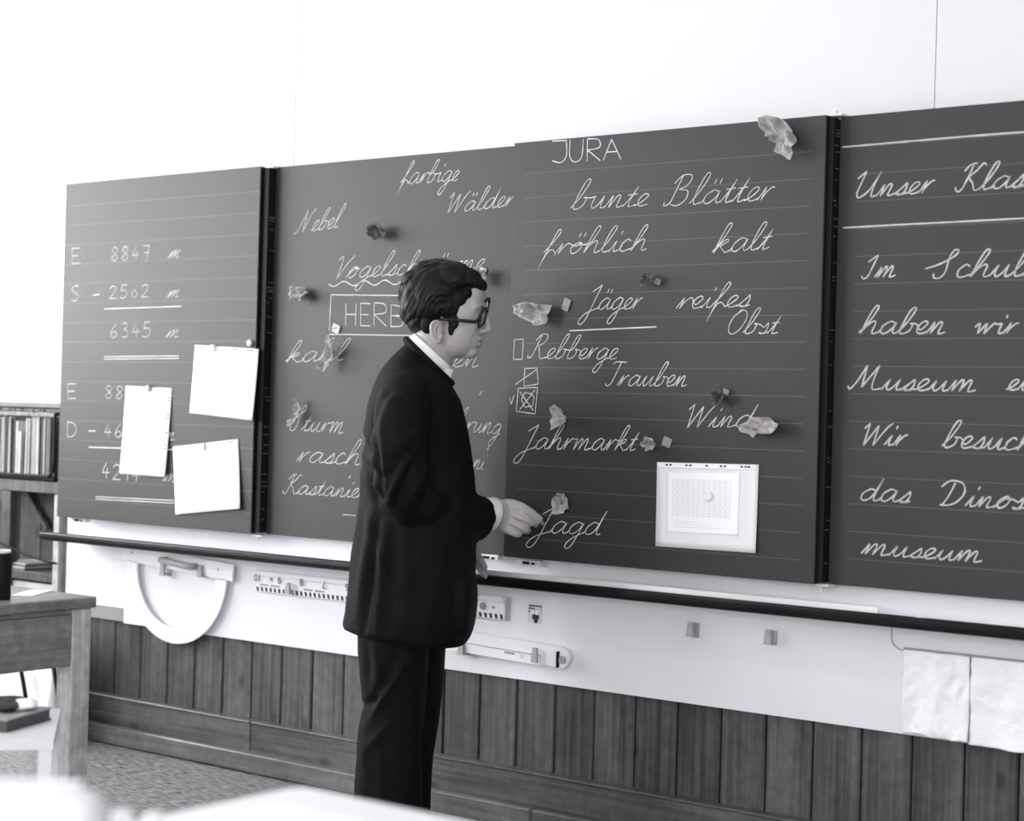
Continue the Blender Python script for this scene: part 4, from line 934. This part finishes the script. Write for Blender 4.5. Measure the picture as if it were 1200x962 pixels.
MB().prism([p0_+Vector((0, 0, .001)), p1_+Vector((0, 0, .001)), p1_+e_*.16+Vector((0, 0, .001)), p0_+e_*.16+Vector((0, 0, .001))], (0, 0, .004)).build('book_cover', M_fold_g, bkt)
MB().prism([p0_+Vector((0, 0, .005))+e_*.004+d_*.004, p1_+Vector((0, 0, .005))+e_*.004-d_*.001, p1_+e_*.155+Vector((0, 0, .005)), p0_+e_*.155+Vector((0, 0, .005))], (0, 0, .020)).build('page_block', M_fold_g, bkt)
MB().prism([p0_+Vector((0, 0, .025)), p1_+Vector((0, 0, .025)), p1_+e_*.16+Vector((0, 0, .025)), p0_+e_*.16+Vector((0, 0, .025))], (0, 0, .004)).build('book_cover', mat('taupe_cover', .35, .6), bkt)
def lump(name, label, cat, c_, r_, m, sd, seg=28):
    g = MB(); g.ellip(c_, ((r_[0], 0, 0), (0, r_[1], 0), (0, 0, r_[2])), seg, 16)
    g.v = [tuple(Vector(v)+(Vector(v)-Vector(c_))*(.35*noise.noise(Vector(v)*22+Vector((sd, 0, 0)))+.2*noise.noise(Vector(v)*60))) for v in g.v]
    return tag(g.build(name, m, smooth=True), label, cat)
q = atZ(5, 830, SZ+.030); lump('dark_cloth', 'crumpled dark cloth on the grey book', 'cloth', (q.x, q.y, SZ+.042), (.06, .05, .012), M_fold_d, 2)
q = atZ(27, 831, SZ+.030); lump('crumpled_paper', 'crumpled white paper on the grey book beside the dark cloth', 'paper', (q.x, q.y, SZ+.042), (.035, .03, .012), M_paper, 5)

# ================================================================== FOREGROUND PUPILS' DESKS (out of focus)
FZ = .70
fc = atZ(350, 921, FZ)
fd = thing('pupil_desk', 'blurred white desk corner at the bottom, in front of the man\'s legs', 'desk', (fc.x+.6, fc.y-.3, 0))
def rcorner(x_, y_, L_, W_, r_=.04):
    P = []
    for cx_, cy_, s0_ in ((x_+L_-r_, y_-r_, 0), (x_+r_, y_-r_, 1), (x_+r_, y_-W_+r_, 2), (x_+L_-r_, y_-W_+r_, 3)):
        for i in range(6): t = math.pi/2*(s0_+i/5); P.append((cx_+r_*math.cos(t), cy_+r_*math.sin(t), FZ-.022))
    return P
MB().prism(rcorner(fc.x, fc.y, 1.3, .45, .025), (0, 0, .022)).build('desk_top', M_plastic, fd)
for u in (.08, 1.18):
    for v in (.06, .38): MB().tube([(fc.x+u, fc.y-v, 0), (fc.x+u, fc.y-v, FZ-.022)], .016, 12).build('leg', M_greyplastic, fd)
MB().box((fc.x+.06, fc.y-.40, FZ-.07), (fc.x+1.22, fc.y-.06, FZ-.022)).build('book_tray', M_grey, fd)
p1_ = atZ(330, 937, FZ+.003); tag(MB().prism([(p1_.x+.02, p1_.y-.02, FZ+.0008), (p1_.x+.32, p1_.y-.02, FZ+.0008), (p1_.x+.32, p1_.y-.24, FZ+.0008), (p1_.x+.02, p1_.y-.24, FZ+.0008)], (0, 0, .003)).build('exercise_book', M_paper), 'white exercise book on the blurred foreground desk', 'book')
# second desk nearer the camera, its top below the frame; a white case and a bottle top reach into view
D2 = 1.75
q = atD(62, 917, D2); fz2 = .66
f2 = thing('pupil_desk', 'nearer pupil desk just under the bottom left corner of the frame', 'desk', (q.x, q.y, 0))
MB().bbox((q.x-.45, q.y-.42, fz2-.022), (q.x+.26, q.y+.09, fz2), .004).build('desk_top', M_plastic, f2)
for u in (-.4, .21):
    for v in (-.37, .04): MB().tube([(q.x+u, q.y+v, 0), (q.x+u, q.y+v, fz2-.022)], .016, 12).build('leg', M_greyplastic, f2)
cs_ = thing('pencil_case', 'large white rounded case, badly out of focus in the bottom left corner', 'case', (q.x, q.y, fz2))
rings = []; rgt = RT.copy(); rgt.z = 0; rgt.normalize(); dpt_ = Vector((-rgt.y, rgt.x, 0))
cl_ = atD(20, 940, D2); cr_ = atD(118, 950, D2)
for u, sc_ in ((-1, .75), (-.96, .9), (-.8, 1), (.7, 1), (.88, .93), (.97, .72), (1, .4)):
    mid_ = Vector((q.x, q.y, 0))+rgt*(-.055+u*.105+.0); top_ = q.z-fz2-.012*abs(u)
    rings.append([mid_+dpt_*(.045*math.copysign(abs(math.cos(t))**.5, math.cos(t))*sc_)+Vector((0, 0, fz2+.001+top_*(.5+.5*math.copysign(abs(math.sin(t))**.5, math.sin(t))*(.8+.2*sc_)-.5*(0)-(.05*(1-sc_)))) ) for t in [2*math.pi*i/24 for i in range(24)]])
MB().loft(rings).build('case_shell', M_plastic, cs_, smooth=True)
MB().tube([Vector((q.x, q.y, q.z+.0))+rgt*u for u in (-.15, -.1, -.02, .03)], .0025, 6).build('zip', M_paper, cs_)
for px_, py_, dd, lb in ((143, 950, 1.8, 'left'), (180, 953, 1.85, 'right')):
    q = atD(px_, py_, dd)
    bt = thing('glue_stick', '%s of two blurred white glue sticks at the bottom edge' % lb, 'glue', (q.x, q.y, fz2))
    MB().loft([[(q.x+r_*math.cos(2*math.pi*i/18), q.y+r_*math.sin(2*math.pi*i/18), z_) for i in range(18)] for z_, r_ in ((fz2, .012), (fz2+.06, .012), (fz2+.062, .0105))]).build('tube_body', M_plastic, bt, smooth=True)
    MB().loft([[(q.x+r_*math.cos(2*math.pi*i/18), q.y+r_*math.sin(2*math.pi*i/18), z_) for i in range(18)] for z_, r_ in ((fz2+.062, .0115), (q.z-.004, .0115), (q.z, .008))]).build('cap', M_paper, bt, smooth=True)

# housings for the added ceiling fill lamps, out of view
for i, (x_, y_, lb) in enumerate(((-4.2, -2.6, 'window side, near the blackboards'), (-1.2, -2.6, 'door side, near the blackboards'), (-4.2, -5.8, 'window side, rear of the room'), (-1.2, -5.8, 'door side, rear of the room'))):
    t = thing('fill_lamp', 'white ceiling lamp added for fill light on the '+lb, 'lamp', (x_, y_, zc), 'added fill lamps')
    MB().bbox((x_-.65, y_-.1, 3.18), (x_+.65, y_+.1, 3.3), .005).build('fill_lamp_housing', M_lamp, t)
# ================================================================== THE MAN
Z0 = 4.85; PX = Z0/FPX          # metres per picture pixel at his depth
def mp(x, y, d=0): return atD(x, y, Z0+d)
RTh, UPh, FWh = RT.normalized(), UP.normalized(), fw.normalized()
man = thing('person', 'man in a dark suit and black glasses writing on the blackboard', 'person', (0, 0, 0))
_b = mp(465, 900, 0); man.location = (_b.x, _b.y, 0)
def ell_ring(L, R, b, d0=0, n=40, p=2.0):
    """ellipse ring whose left and right picture extremes are L and R and whose half depth is b"""
    A, B = mp(L[0], L[1], d0), mp(R[0], R[1], d0); c_ = (A+B)/2; h = (B-A)/2; out = []
    for i in range(n):
        t = 2*math.pi*i/n; cs, sn = math.cos(t), math.sin(t); e = 2/p
        out.append(c_+h*math.copysign(abs(cs)**e, cs)+FWh*(b*math.copysign(abs(sn)**e, sn)))
    return out
def chain(mb, pts, seg=20, ends=True, sub=5):
    """tapered limb through (px, py, depth, radius px), rounded ends"""
    P = [(mp(*q[:3]), q[3]*PX) for q in pts]
    n = len(P); pos = []; rad = []
    for i in range(n-1):
        p0 = P[max(i-1, 0)]; p1 = P[i]; p2 = P[i+1]; p3 = P[min(i+2, n-1)]
        for k in range(sub):
            t = k/sub
            pos.append(.5*((2*p1[0])+(p2[0]-p0[0])*t+(2*p0[0]-5*p1[0]+4*p2[0]-p3[0])*t*t+(3*p1[0]-p0[0]-3*p2[0]+p3[0])*t**3)); rad.append(p1[1]+(p2[1]-p1[1])*t)
    pos.append(P[-1][0]); rad.append(P[-1][1])
    mb.tube(pos, rad, seg)
    if ends:
        for q, r in ((pos[0], rad[0]), (pos[-1], rad[-1])): mb.ellip(q, ((r, 0, 0), (0, r, 0), (0, 0, r)), 16, 10)
    return mb
def E(mb, x, y, d, rx, ry, rd, rot=0):
    """ellipsoid: picture centre and half sizes in px, half depth in metres, rotation in the picture plane"""
    a = RTh*math.cos(rot)+UPh*math.sin(rot); b = -RTh*math.sin(rot)+UPh*math.cos(rot)
    return mb.ellip(mp(x, y, d), (a*rx*PX, b*ry*PX, FWh*rd), 24, 14)
def ridge(folds):
    """displacement along the normal near picture-space fold lines: (x0,y0,x1,y1,depth_sign,amp m,width px)"""
    F = []
    for (a, b, c_, d_, amp, wd) in folds: F.append((a, b, c_, d_, amp, wd))
    def disp(co, n):
        v = co-CAM; z = v.dot(fw); x = 600+FPX*v.dot(RT)/z; y = 481-FPX*v.dot(UP)/z
        tot = 0; facing = -n.dot(FWh)
        if facing > -.2:
            for a, b, c_, d_, amp, wd in F:
                ux_, uy_ = c_-a, d_-b; L2 = ux_*ux_+uy_*uy_; t = max(0, min(1, ((x-a)*ux_+(y-b)*uy_)/L2))
                dd = math.hypot(x-a-t*ux_, y-b-t*uy_)
                if dd < wd*3: tot += amp*math.exp(-(dd/wd)**2)*math.sin(math.pi*(.12+.76*t))
        tot += .0022*noise.noise(co*9)+.0012*noise.noise(co*24)
        return n*tot
    return disp
# ---- trousers
tr_ = MB()
chain(tr_, [(464, 700, -.085, 44), (461, 745, -.085, 42), (461, 790, -.09, 39), (461, 830, -.09, 36), (456, 870, -.09, 37), (455, 920, -.09, 39), (455, 962, -.085, 40)], 28)
chain(tr_, [(478, 700, .075, 44), (484, 745, .075, 40), (483, 790, .07, 38), (480, 830, .07, 36.5), (474, 870, .07, 36.5), (468, 920, .07, 38), (466, 955, .07, 39)], 28)
E(tr_, 474, 715, 0, 50, 40, .15)
remeshed('trousers', tr_, M_suit, man, .008, 6, ridge([(428, 850, 476, 775, .010, 5), (422, 828, 442, 818, -.009, 4), (470, 755, 428, 848, -.009, 6), (440, 755, 447, 825, .007, 5), (430, 750, 432, 810, -.006, 4), (428, 880, 458, 846, .007, 5),
    (445, 870, 448, 960, .005, 4), (425, 905, 440, 960, -.006, 5), (424, 868, 430, 930, .005, 4), (480, 770, 478, 950, .003, 6), (452, 935, 475, 955, .004, 6)]))
# ---- shoes
for nm, x_, d_, r_ in (('near', 470, -.09, 0), ('far', 492, .09, 0)):
    b_ = mp(x_, 940, d_); b_.z = 0; g = MB(); fx = (RTh+FWh*.15); fx.z = 0; fx.normalize(); fy = Vector((-fx.y, fx.x, 0)); R_ = []
    for u, w_, h_ in ((-.115, .02, .05), (-.105, .033, .075), (-.06, .038, .08), (0, .038, .075), (.05, .043, .06), (.10, .045, .048), (.135, .036, .036), (.15, .015, .022)):
        R_.append([b_+fx*(u+.03)+fy*(w_*math.cos(t))+Vector((0, 0, max(.001, h_*.5+h_*.5*math.sin(t)))) for t in [2*math.pi*i/18 for i in range(18)]])
    g.loft(R_).build('shoe', M_frame, man, smooth=True)
# ---- jacket with sleeves, one surface
jk = MB()
R_ = [((480, 399), (524, 443), .07), ((470, 408), (529, 449), .11), ((457, 420), (534, 459), .155), ((446, 434), (540, 470), .175), ((437, 455), (545, 488), .182), ((430, 480), (549, 505), .18),
      ((426, 510), (553, 530), .175), ((424, 545), (556, 555), .17), ((422, 580), (558, 580), .172), ((417, 615), (558, 612), .195), ((411, 650), (558, 650), .20), ((407, 690), (558, 692), .205), ((404, 718), (556, 728), .207), ((402, 731), (551, 746), .203), ((402.5, 734), (544, 755), .195)]
jk.loft([ell_ring(*q, p=2.25) for q in R_])
chain(jk, [(478, 458, -.13, 27), (472, 478, -.175, 32), (468, 515, -.205, 32), (467, 550, -.215, 30.5), (477, 581, -.195, 28), (503, 596, -.12, 27.5), (535, 603, -.04, 27.5), (562, 608, .03, 27)], 26, ends=False)
E(jk, 474, 462, -.15, 29, 26, .07)
E(jk, 474, 580, -.175, 30, 27, .06)
chain(jk, [(486, 458, .13, 27), (490, 478, .185, 30), (496, 515, .21, 28), (505, 560, .22, 25), (524, 600, .22, 23), (546, 640, .22, 20)], 20, ends=False)
E(jk, 486, 462, .15, 28, 26, .07)
E(jk, 543, 700, -.02, 17, 52, .15)
jf = [(438, 500, 448, 584, -.012, 3.5), (448, 584, 500, 618, -.008, 4), (446, 470, 438, 500, -.008, 4), (458, 458, 446, 474, -.006, 4), (446, 486, 452, 574, .006, 5),
      (450, 470, 484, 462, .007, 5), (455, 480, 500, 474, .004, 6), (424, 500, 436, 520, .006, 4),
      (474, 540, 455, 588, .011, 4), (488, 534, 464, 594, -.011, 4), (500, 542, 478, 594, .011, 4.5), (512, 556, 490, 602, -.009, 4.5), (452, 560, 478, 534, -.008, 4), (524, 570, 502, 608, .008, 5), (536, 580, 516, 614, -.006, 5),
      (463, 520, 505, 498, .006, 5), (455, 542, 495, 520, -.006, 5), (550, 583, 545, 624, -.004, 4),
      (422, 500, 432, 545, -.007, 4), (424, 530, 446, 550, .007, 4), (425, 543, 447, 562, -.007, 4), (425, 558, 446, 574, .006, 4), (425, 545, 440, 600, .005, 5),
      (436, 600, 418, 728, .009, 5), (426, 600, 409, 700, -.007, 4), (443, 610, 426, 742, -.012, 3.2), (452, 615, 441, 742, .009, 4.5), (462, 620, 456, 740, -.007, 5), (474, 610, 478, 740, .005, 8), (430, 600, 446, 660, .006, 5),
      (500, 640, 470, 690, .004, 8), (520, 650, 500, 740, .004, 9), (446, 650, 462, 700, .006, 4), (440, 690, 456, 740, -.005, 4)]
remeshed('suit_jacket', jk, M_suit, man, .0068, 5, ridge(jf))
# collar lapel roll of the jacket
g = MB(); ring_ = ell_ring((476, 398), (529, 449), .083, 0, 40)
g.tube(ring_+[ring_[0]], .010, 10, cap=False); g.build('jacket_collar', M_suit, man, smooth=True)
# ---- shirt collar and cuff
nd = (RTh*.68+UPh*.72).normalized(); g = MB(); rings = []
for s_, k_ in ((-9, 1.08), (0, 1.03), (6, .98), (8, .95), (6, .91), (-9, .90)):
    r0_ = ell_ring((480.5, 395), (526, 438), .073, 0, 44); cc = sum(r0_, Vector())/44
    rings.append([cc+(p-cc)*k_+nd*(s_*PX) for p in r0_])
g.loft(rings, cap=False); g.build('shirt_collar', M_shirt, man, smooth=True)
g = MB(); T_ = [mp(519, 431, -.055), mp(531, 433, -.03), mp(528, 445, -.045), mp(522, 441, -.06)]
g.prism(T_, FWh*.004); g.build('collar_point', M_shirt, man)
g = MB(); rings = []
for (x_, y_, d_, r_) in ((556, 607, .015, 23), (566, 604.5, .038, 22), (575, 603, .054, 21.5), (576, 603, .055, 20.5), (566, 606, .035, 19)):
    a = mp(x_, y_, d_); ax_ = (mp(575, 604, .052)-mp(556, 607, .015)).normalized(); v1 = (UPh-ax_*UPh.dot(ax_)).normalized(); v2 = ax_.cross(v1)
    v1 = (v1*math.cos(.3)+ax_*math.sin(.3))
    rings.append([a+v1*(r_*PX*math.cos(t))+v2*(r_*PX*1.02*math.sin(t)) for t in [2*math.pi*i/28 for i in range(28)]])
g.loft(rings, cap=False); g.build('shirt_cuff', M_shirt, man, smooth=True)
# ---- body: head, neck and hands are the skin surfaces
hd = MB()
E(hd, 518, 352, 0, 42, 41, .074, -.15); E(hd, 540, 366, 0, 27, 30, .063); E(hd, 537, 388, 0, 27, 32, .058)
E(hd, 533, 402, 0, 25, 18, .052, .12); E(hd, 550, 410, 0, 11.5, 10.5, .026); E(hd, 547, 398, 0, 17, 18, .040)
E(hd, 552, 378, -.028, 11, 12, .020); E(hd, 554, 374, .030, 9, 12, .018); E(hd, 553, 345, 0, 16, 20, .050); E(hd, 552, 358, -.02, 13, 10, .034)
chain(hd, [(564, 362, 0, 3.8), (568.5, 373, 0, 4.2), (572, 382, 0, 4.2)], 14); E(hd, 571.5, 386, 0, 5, 4.2, .011); E(hd, 565, 388.5, -.002, 6.5, 3.8, .017)
E(hd, 561, 396.5, 0, 5.4, 4.0, .022, -.3); E(hd, 560.5, 403.2, 0, 5.0, 3.2, .020, .15); E(hd, 556, 399, 0, 7, 8, .028)
chain(hd, [(556, 361, -.047, 3), (562, 358, -.027, 3.4), (565, 357, 0, 3.4), (564, 355, .025, 3.4), (559, 355, .045, 3)], 12)
chain(hd, [(512, 395, 0, 25), (505, 418, 0, 26), (499, 445, 0, 30)], 24)
def face_d(co, n):
    v = co-CAM; z = v.dot(fw); x = 600+FPX*v.dot(RT)/z; y = 481-FPX*v.dot(UP)/z; d = z-Z0; t = 0
    t += -.0045*math.exp(-((x-559)/6)**2-((y-370)/5)**2-((d+.032)/.014)**2)-.0045*math.exp(-((x-561)/6)**2-((y-365)/5)**2-((d-.032)/.014)**2)
    t += -.0028*math.exp(-((x-564)/4)**2-((y-400.2)/1.2)**2)     # mouth line
    t += -.0016*math.exp(-((y-408)/2.2)**2-((x-560)/5)**2)
    t += -.0014*math.exp(-((x-(558-.35*(y-388)))/1.8)**2-((y-394)/6)**2)   # fold beside the mouth
    return n*t
remeshed('head', hd, M_skin, man, .0027, 3, face_d)
g = MB(); g.tube([mp(556.5, 402.2, -.025), mp(560, 401.2, -.022), mp(564.2, 400.2, -.012), mp(565.6, 400, 0), mp(564.2, 400.2, .012)], .0009, 6); g.build('mouth', M_skin2, man)
for sd, ex, ey in ((-1, 556.5, 370.5), (1, 558, 366)):
    g = MB(); E(g, ex, ey, sd*.031, 5, 5, .012); e_ = g.build('eye', mat('eye_white', .45, .2), man, smooth=True)
    g = MB(); E(g, ex+3.7, ey+1, sd*.032, 1.6, 2.4, .005); g.build('iris', M_frame, e_, smooth=True)
    g = MB(); g.tube([mp(ex-6, ey-3, sd*.045), mp(ex-.5, ey-4.6, sd*.043), mp(ex+4, ey-3.4, sd*.034), mp(ex+5.4, ey-1.5, sd*.022)], .0026, 6); g.build('eyelid', M_skin, e_, smooth=True)
    g = MB(); g.tube([mp(ex-6, ey-11, sd*.050), mp(ex+1, ey-13, sd*.045), mp(ex+7, ey-12, sd*.032), mp(ex+9.5, ey-9.5, sd*.016)], [.0014, .0026, .0026, .0016], 8); g.build('eyebrow', M_hair, man, smooth=True)
for sd in (-1, 1):
    g = MB(); d_ = sd*.071
    E(g, 512.5, 388, d_, 6.5, 11, .005, .12)
    chain(g, [(517, 382, d_+sd*.004, 1.8), (514.5, 377.5, d_+sd*.009, 2.0), (509, 377.3, d_+sd*.013, 2.1), (505.5, 382, d_+sd*.015, 2.1), (506, 390, d_+sd*.014, 2.0), (509, 396.5, d_+sd*.010, 2.2), (513, 400.5, d_+sd*.007, 2.9), (516, 397.5, d_+sd*.003, 2)], 12, sub=4)
    chain(g, [(512.5, 381.5, d_+sd*.006, 1.2), (510, 386.5, d_+sd*.008, 1.2), (511.5, 393, d_+sd*.006, 1.2)], 10, sub=4)
    E(g, 517, 388.5, d_+sd*.003, 1.8, 3, .005)
    def ear_d(co, n, sd=sd):
        v = co-CAM; z = v.dot(fw); x = 600+FPX*v.dot(RT)/z; y = 481-FPX*v.dot(UP)/z
        return n*(-.0055*math.exp(-((x-513.5)/3)**2-((y-389)/4.5)**2))
    remeshed('ear', g, M_skin, man, .0015, 2, ear_d)
# ---- hair
hr = MB()
E(hr, 511, 346, 0, 42, 40.5, .086, .1); E(hr, 531, 328, 0, 31, 22, .078, -.35); E(hr, 549, 330, 0, 20, 15, .066, -.55); E(hr, 559, 335, 0, 11.5, 10.5, .050)
E(hr, 489, 358, 0, 20, 28, .074, -.2); E(hr, 503, 360, -.026, 29, 22, .056); E(hr, 503, 360, .026, 29, 22, .056); E(hr, 490, 376, 0, 13, 15, .062, -.2)
E(hr, 484, 330, 0, 14, 14, .055)
for sd in (-1, 1):
    E(hr, 524, 356, sd*.052, 17, 19, .026); E(hr, 534, 350, sd*.048, 14, 13, .024); E(hr, 546, 343, sd*.040, 9, 9, .022); E(hr, 531, 376, sd*.0585, 6.5, 10, .009, .1); E(hr, 528.5, 386, sd*.0575, 3.6, 8, .005)
    E(hr, 500, 379, sd*.052, 8, 12, .018)
def hair_d(co, n):
    v = co-CAM; z = v.dot(fw); x = 600+FPX*v.dot(RT)/z; y = 481-FPX*v.dot(UP)/z; d = z-Z0
    rr_ = math.hypot(x-546, y-398); ang_ = math.atan2(y-398, x-546); w_ = noise.noise(co*13)
    q = Vector((rr_*.10+1.6*w_+d*22, ang_*1.7, d*26)); q2_ = Vector((rr_*.24+1.8*w_+d*40, ang_*2.6, d*60))
    edge = .3 if (x > 534 and y > 340) or y > 378 else 1
    return n*(edge*(.0052*noise.noise(q)+.0036*noise.noise(q2_)))
hair = remeshed('hair', hr, M_hair, man, .0024, 3, hair_d)
g = MB(); rnd = random.Random(9)      # fine flyaway locks along crown and back
for k in range(70):
    a0 = rnd.uniform(-3.3, -.5); dd = rnd.uniform(-.05, .05); rr_ = math.sqrt(max(.05, 1-(dd/.09)**2)); pts = []; out_ = rnd.uniform(.97, 1.02)
    for s_ in range(6):
        aa = a0-s_*.07; wob = out_+.012*s_*rnd.uniform(0, 1)
        pts.append(mp(512+44*rr_*math.cos(aa)*wob, 346+42.5*rr_*math.sin(aa)*wob, dd+.003*s_))
    g.tube(pts, [.0011, .0012, .0011, .0009, .0007, .0004], 5)
g.build('loose_locks', M_hair, man, smooth=True, kind='stuff')
# ---- glasses
gl = thing('eyeglasses', 'thick black framed glasses worn by the man', 'glasses', mp(555, 372, 0))
for sd, cx_, cy_ in ((-1, 565.6, 372.5), (1, 568.5, 361)):
    P = []
    for i in range(33):
        t = 2*math.pi*i/32; cs, sn = math.cos(t), math.sin(t); u = math.copysign(abs(cs)**.6, cs); v = math.copysign(abs(sn)**.6, sn)
        P.append(mp(cx_+1.6*v+4.0*u, cy_-9.5*v-3.6*u, sd*.034+u*.022))
    MB().tube(P, [.0038+.0008*math.sin(2*math.pi*i/32) for i in range(33)], 8, cap=False).build('rim', M_frame, gl, smooth=True)
    MB().add([p for p in P[:-1]], [tuple(range(32))]).build('lens', M_glass, gl)
for sd, off in ((-1, 0), (1, -7)):
    MB().tube([mp(562.5, 371+off, sd*.056), mp(560.5, 375+off*.9, sd*.064), mp(556, 377+off*.6, sd*.070), mp(538, 375.3+off*.3, sd*.0745), mp(516, 374, sd*.080), mp(509, 377, sd*.083), mp(505, 384, sd*.080)], [.005, .0056, .0052, .0045, .0036, .003, .002], 10, flat=1.0).build('temple_arm', M_frame, gl, smooth=True)
MB().tube([mp(569, 368, -.012), mp(571.5, 364.5, 0), mp(571, 362, .012)], .003, 8).build('bridge', M_frame, gl, smooth=True)
# ---- right hand holding the chalk
H = .075        # depth offset of the hand
hn = MB()
chain(hn, [(556, 605, .03, 15), (564, 603, .040, 15), (570, 602.5, .052, 14.5)], 20)
E(hn, 574, 602.5, .060, 15, 18, .027, -.1); E(hn, 584, 603, H-.006, 16, 19, .024, -.1); E(hn, 592, 604.5, H-.001, 18, 20, .018, -.15); E(hn, 602, 600, H, 10.5, 13.5, .016, .35); E(hn, 596, 616, H, 11, 10, .016, .2)
chain(hn, [(592, 592.5, H+.004, 8), (600, 592.5, H+.003, 8), (611, 595.5, H-.006, 7.0), (622, 601.5, H+.004, 6.0), (632, 608.5, H+.018, 4.6)], 14)
chain(hn, [(591, 602, H-.001, 7.4), (600, 603, H-.003, 7.4), (611, 606, H-.016, 6.6), (621, 611.5, H-.006, 5.8), (627, 614, H+.012, 4.6)], 14)
chain(hn, [(589, 610, H, 7), (598, 612, H-.003, 7), (608, 616, H-.016, 6.0), (615, 620, H-.007, 5.4), (618, 621.5, H+.008, 4.6)], 14)
chain(hn, [(594, 619, H-.004, 6.4), (601, 623, H-.012, 5.2), (607, 625.5, H-.005, 4.6), (609, 624, H+.008, 4.0)], 14)
chain(hn, [(588, 598, H+.018, 7), (602, 597, H+.032, 6.2), (617, 603, H+.034, 5.4), (629, 610.5, H+.028, 4.4)], 12)
def hand_d(co, n):
    v = co-CAM; z = v.dot(fw); x = 600+FPX*v.dot(RT)/z; y = 481-FPX*v.dot(UP)/z; t = 0
    for a, b_, c_, d_ in ((606, 599.5, 628, 611.5), (602, 609, 625, 618), (598, 617, 610, 623)):
        L2 = (c_-a)**2+(d_-b_)**2; k = max(0, min(1, ((x-a)*(c_-a)+(y-b_)*(d_-b_))/L2)); dd = math.hypot(x-a-k*(c_-a), y-b_-k*(d_-b_)); t -= .0035*math.exp(-(dd/1.3)**2)
    return n*t
remeshed('right_hand', hn, M_skin, man, .0018, 2, hand_d)
g = MB()
for x_, y_, d_ in ((633, 606.8, H+.0125), (628.5, 613, H+.006)): E(g, x_, y_, d_, 2.6, 2.2, .003, -.6)
g.build('fingernail', mat('nail', (.5, .48, .47), .3), man, smooth=True)
cs = mp(628.5, 607, H+.022); tipb = atY(637, 614, YF-.002)
ck = MB().tube([cs, tipb], .0056, 12).build('chalk', M_chalk, smooth=True); tag(ck, 'short piece of white chalk between the man\'s fingers', 'chalk')
# ---- left hand near the tray
lh = MB(); D_ = .20
chain(lh, [(540, 630, D_, 11), (551, 646, D_, 11), (556, 656, D_, 10.5)], 16); E(lh, 559, 657, D_, 7, 10, .030, .5)
for k_, (dx, dd, ln_) in enumerate(((0, -.022, 0), (.5, -.007, 1.5), (.5, .008, 1), (0, .023, -2))):
    chain(lh, [(558+dx, 660, D_+dd, 4.6), (563+dx+ln_*.3, 667, D_+dd*1.1, 4.3), (567+dx+ln_*.6, 673+ln_*.3, D_+dd*1.1, 3.6), (571+dx+ln_, 677+ln_*.2, D_+dd, 3)], 12)
chain(lh, [(558, 650, D_-.02, 5), (564, 658, D_-.030, 4.4), (568, 665, D_-.030, 3.8)], 12)
remeshed('left_hand', lh, M_skin, man, .0025, 2)
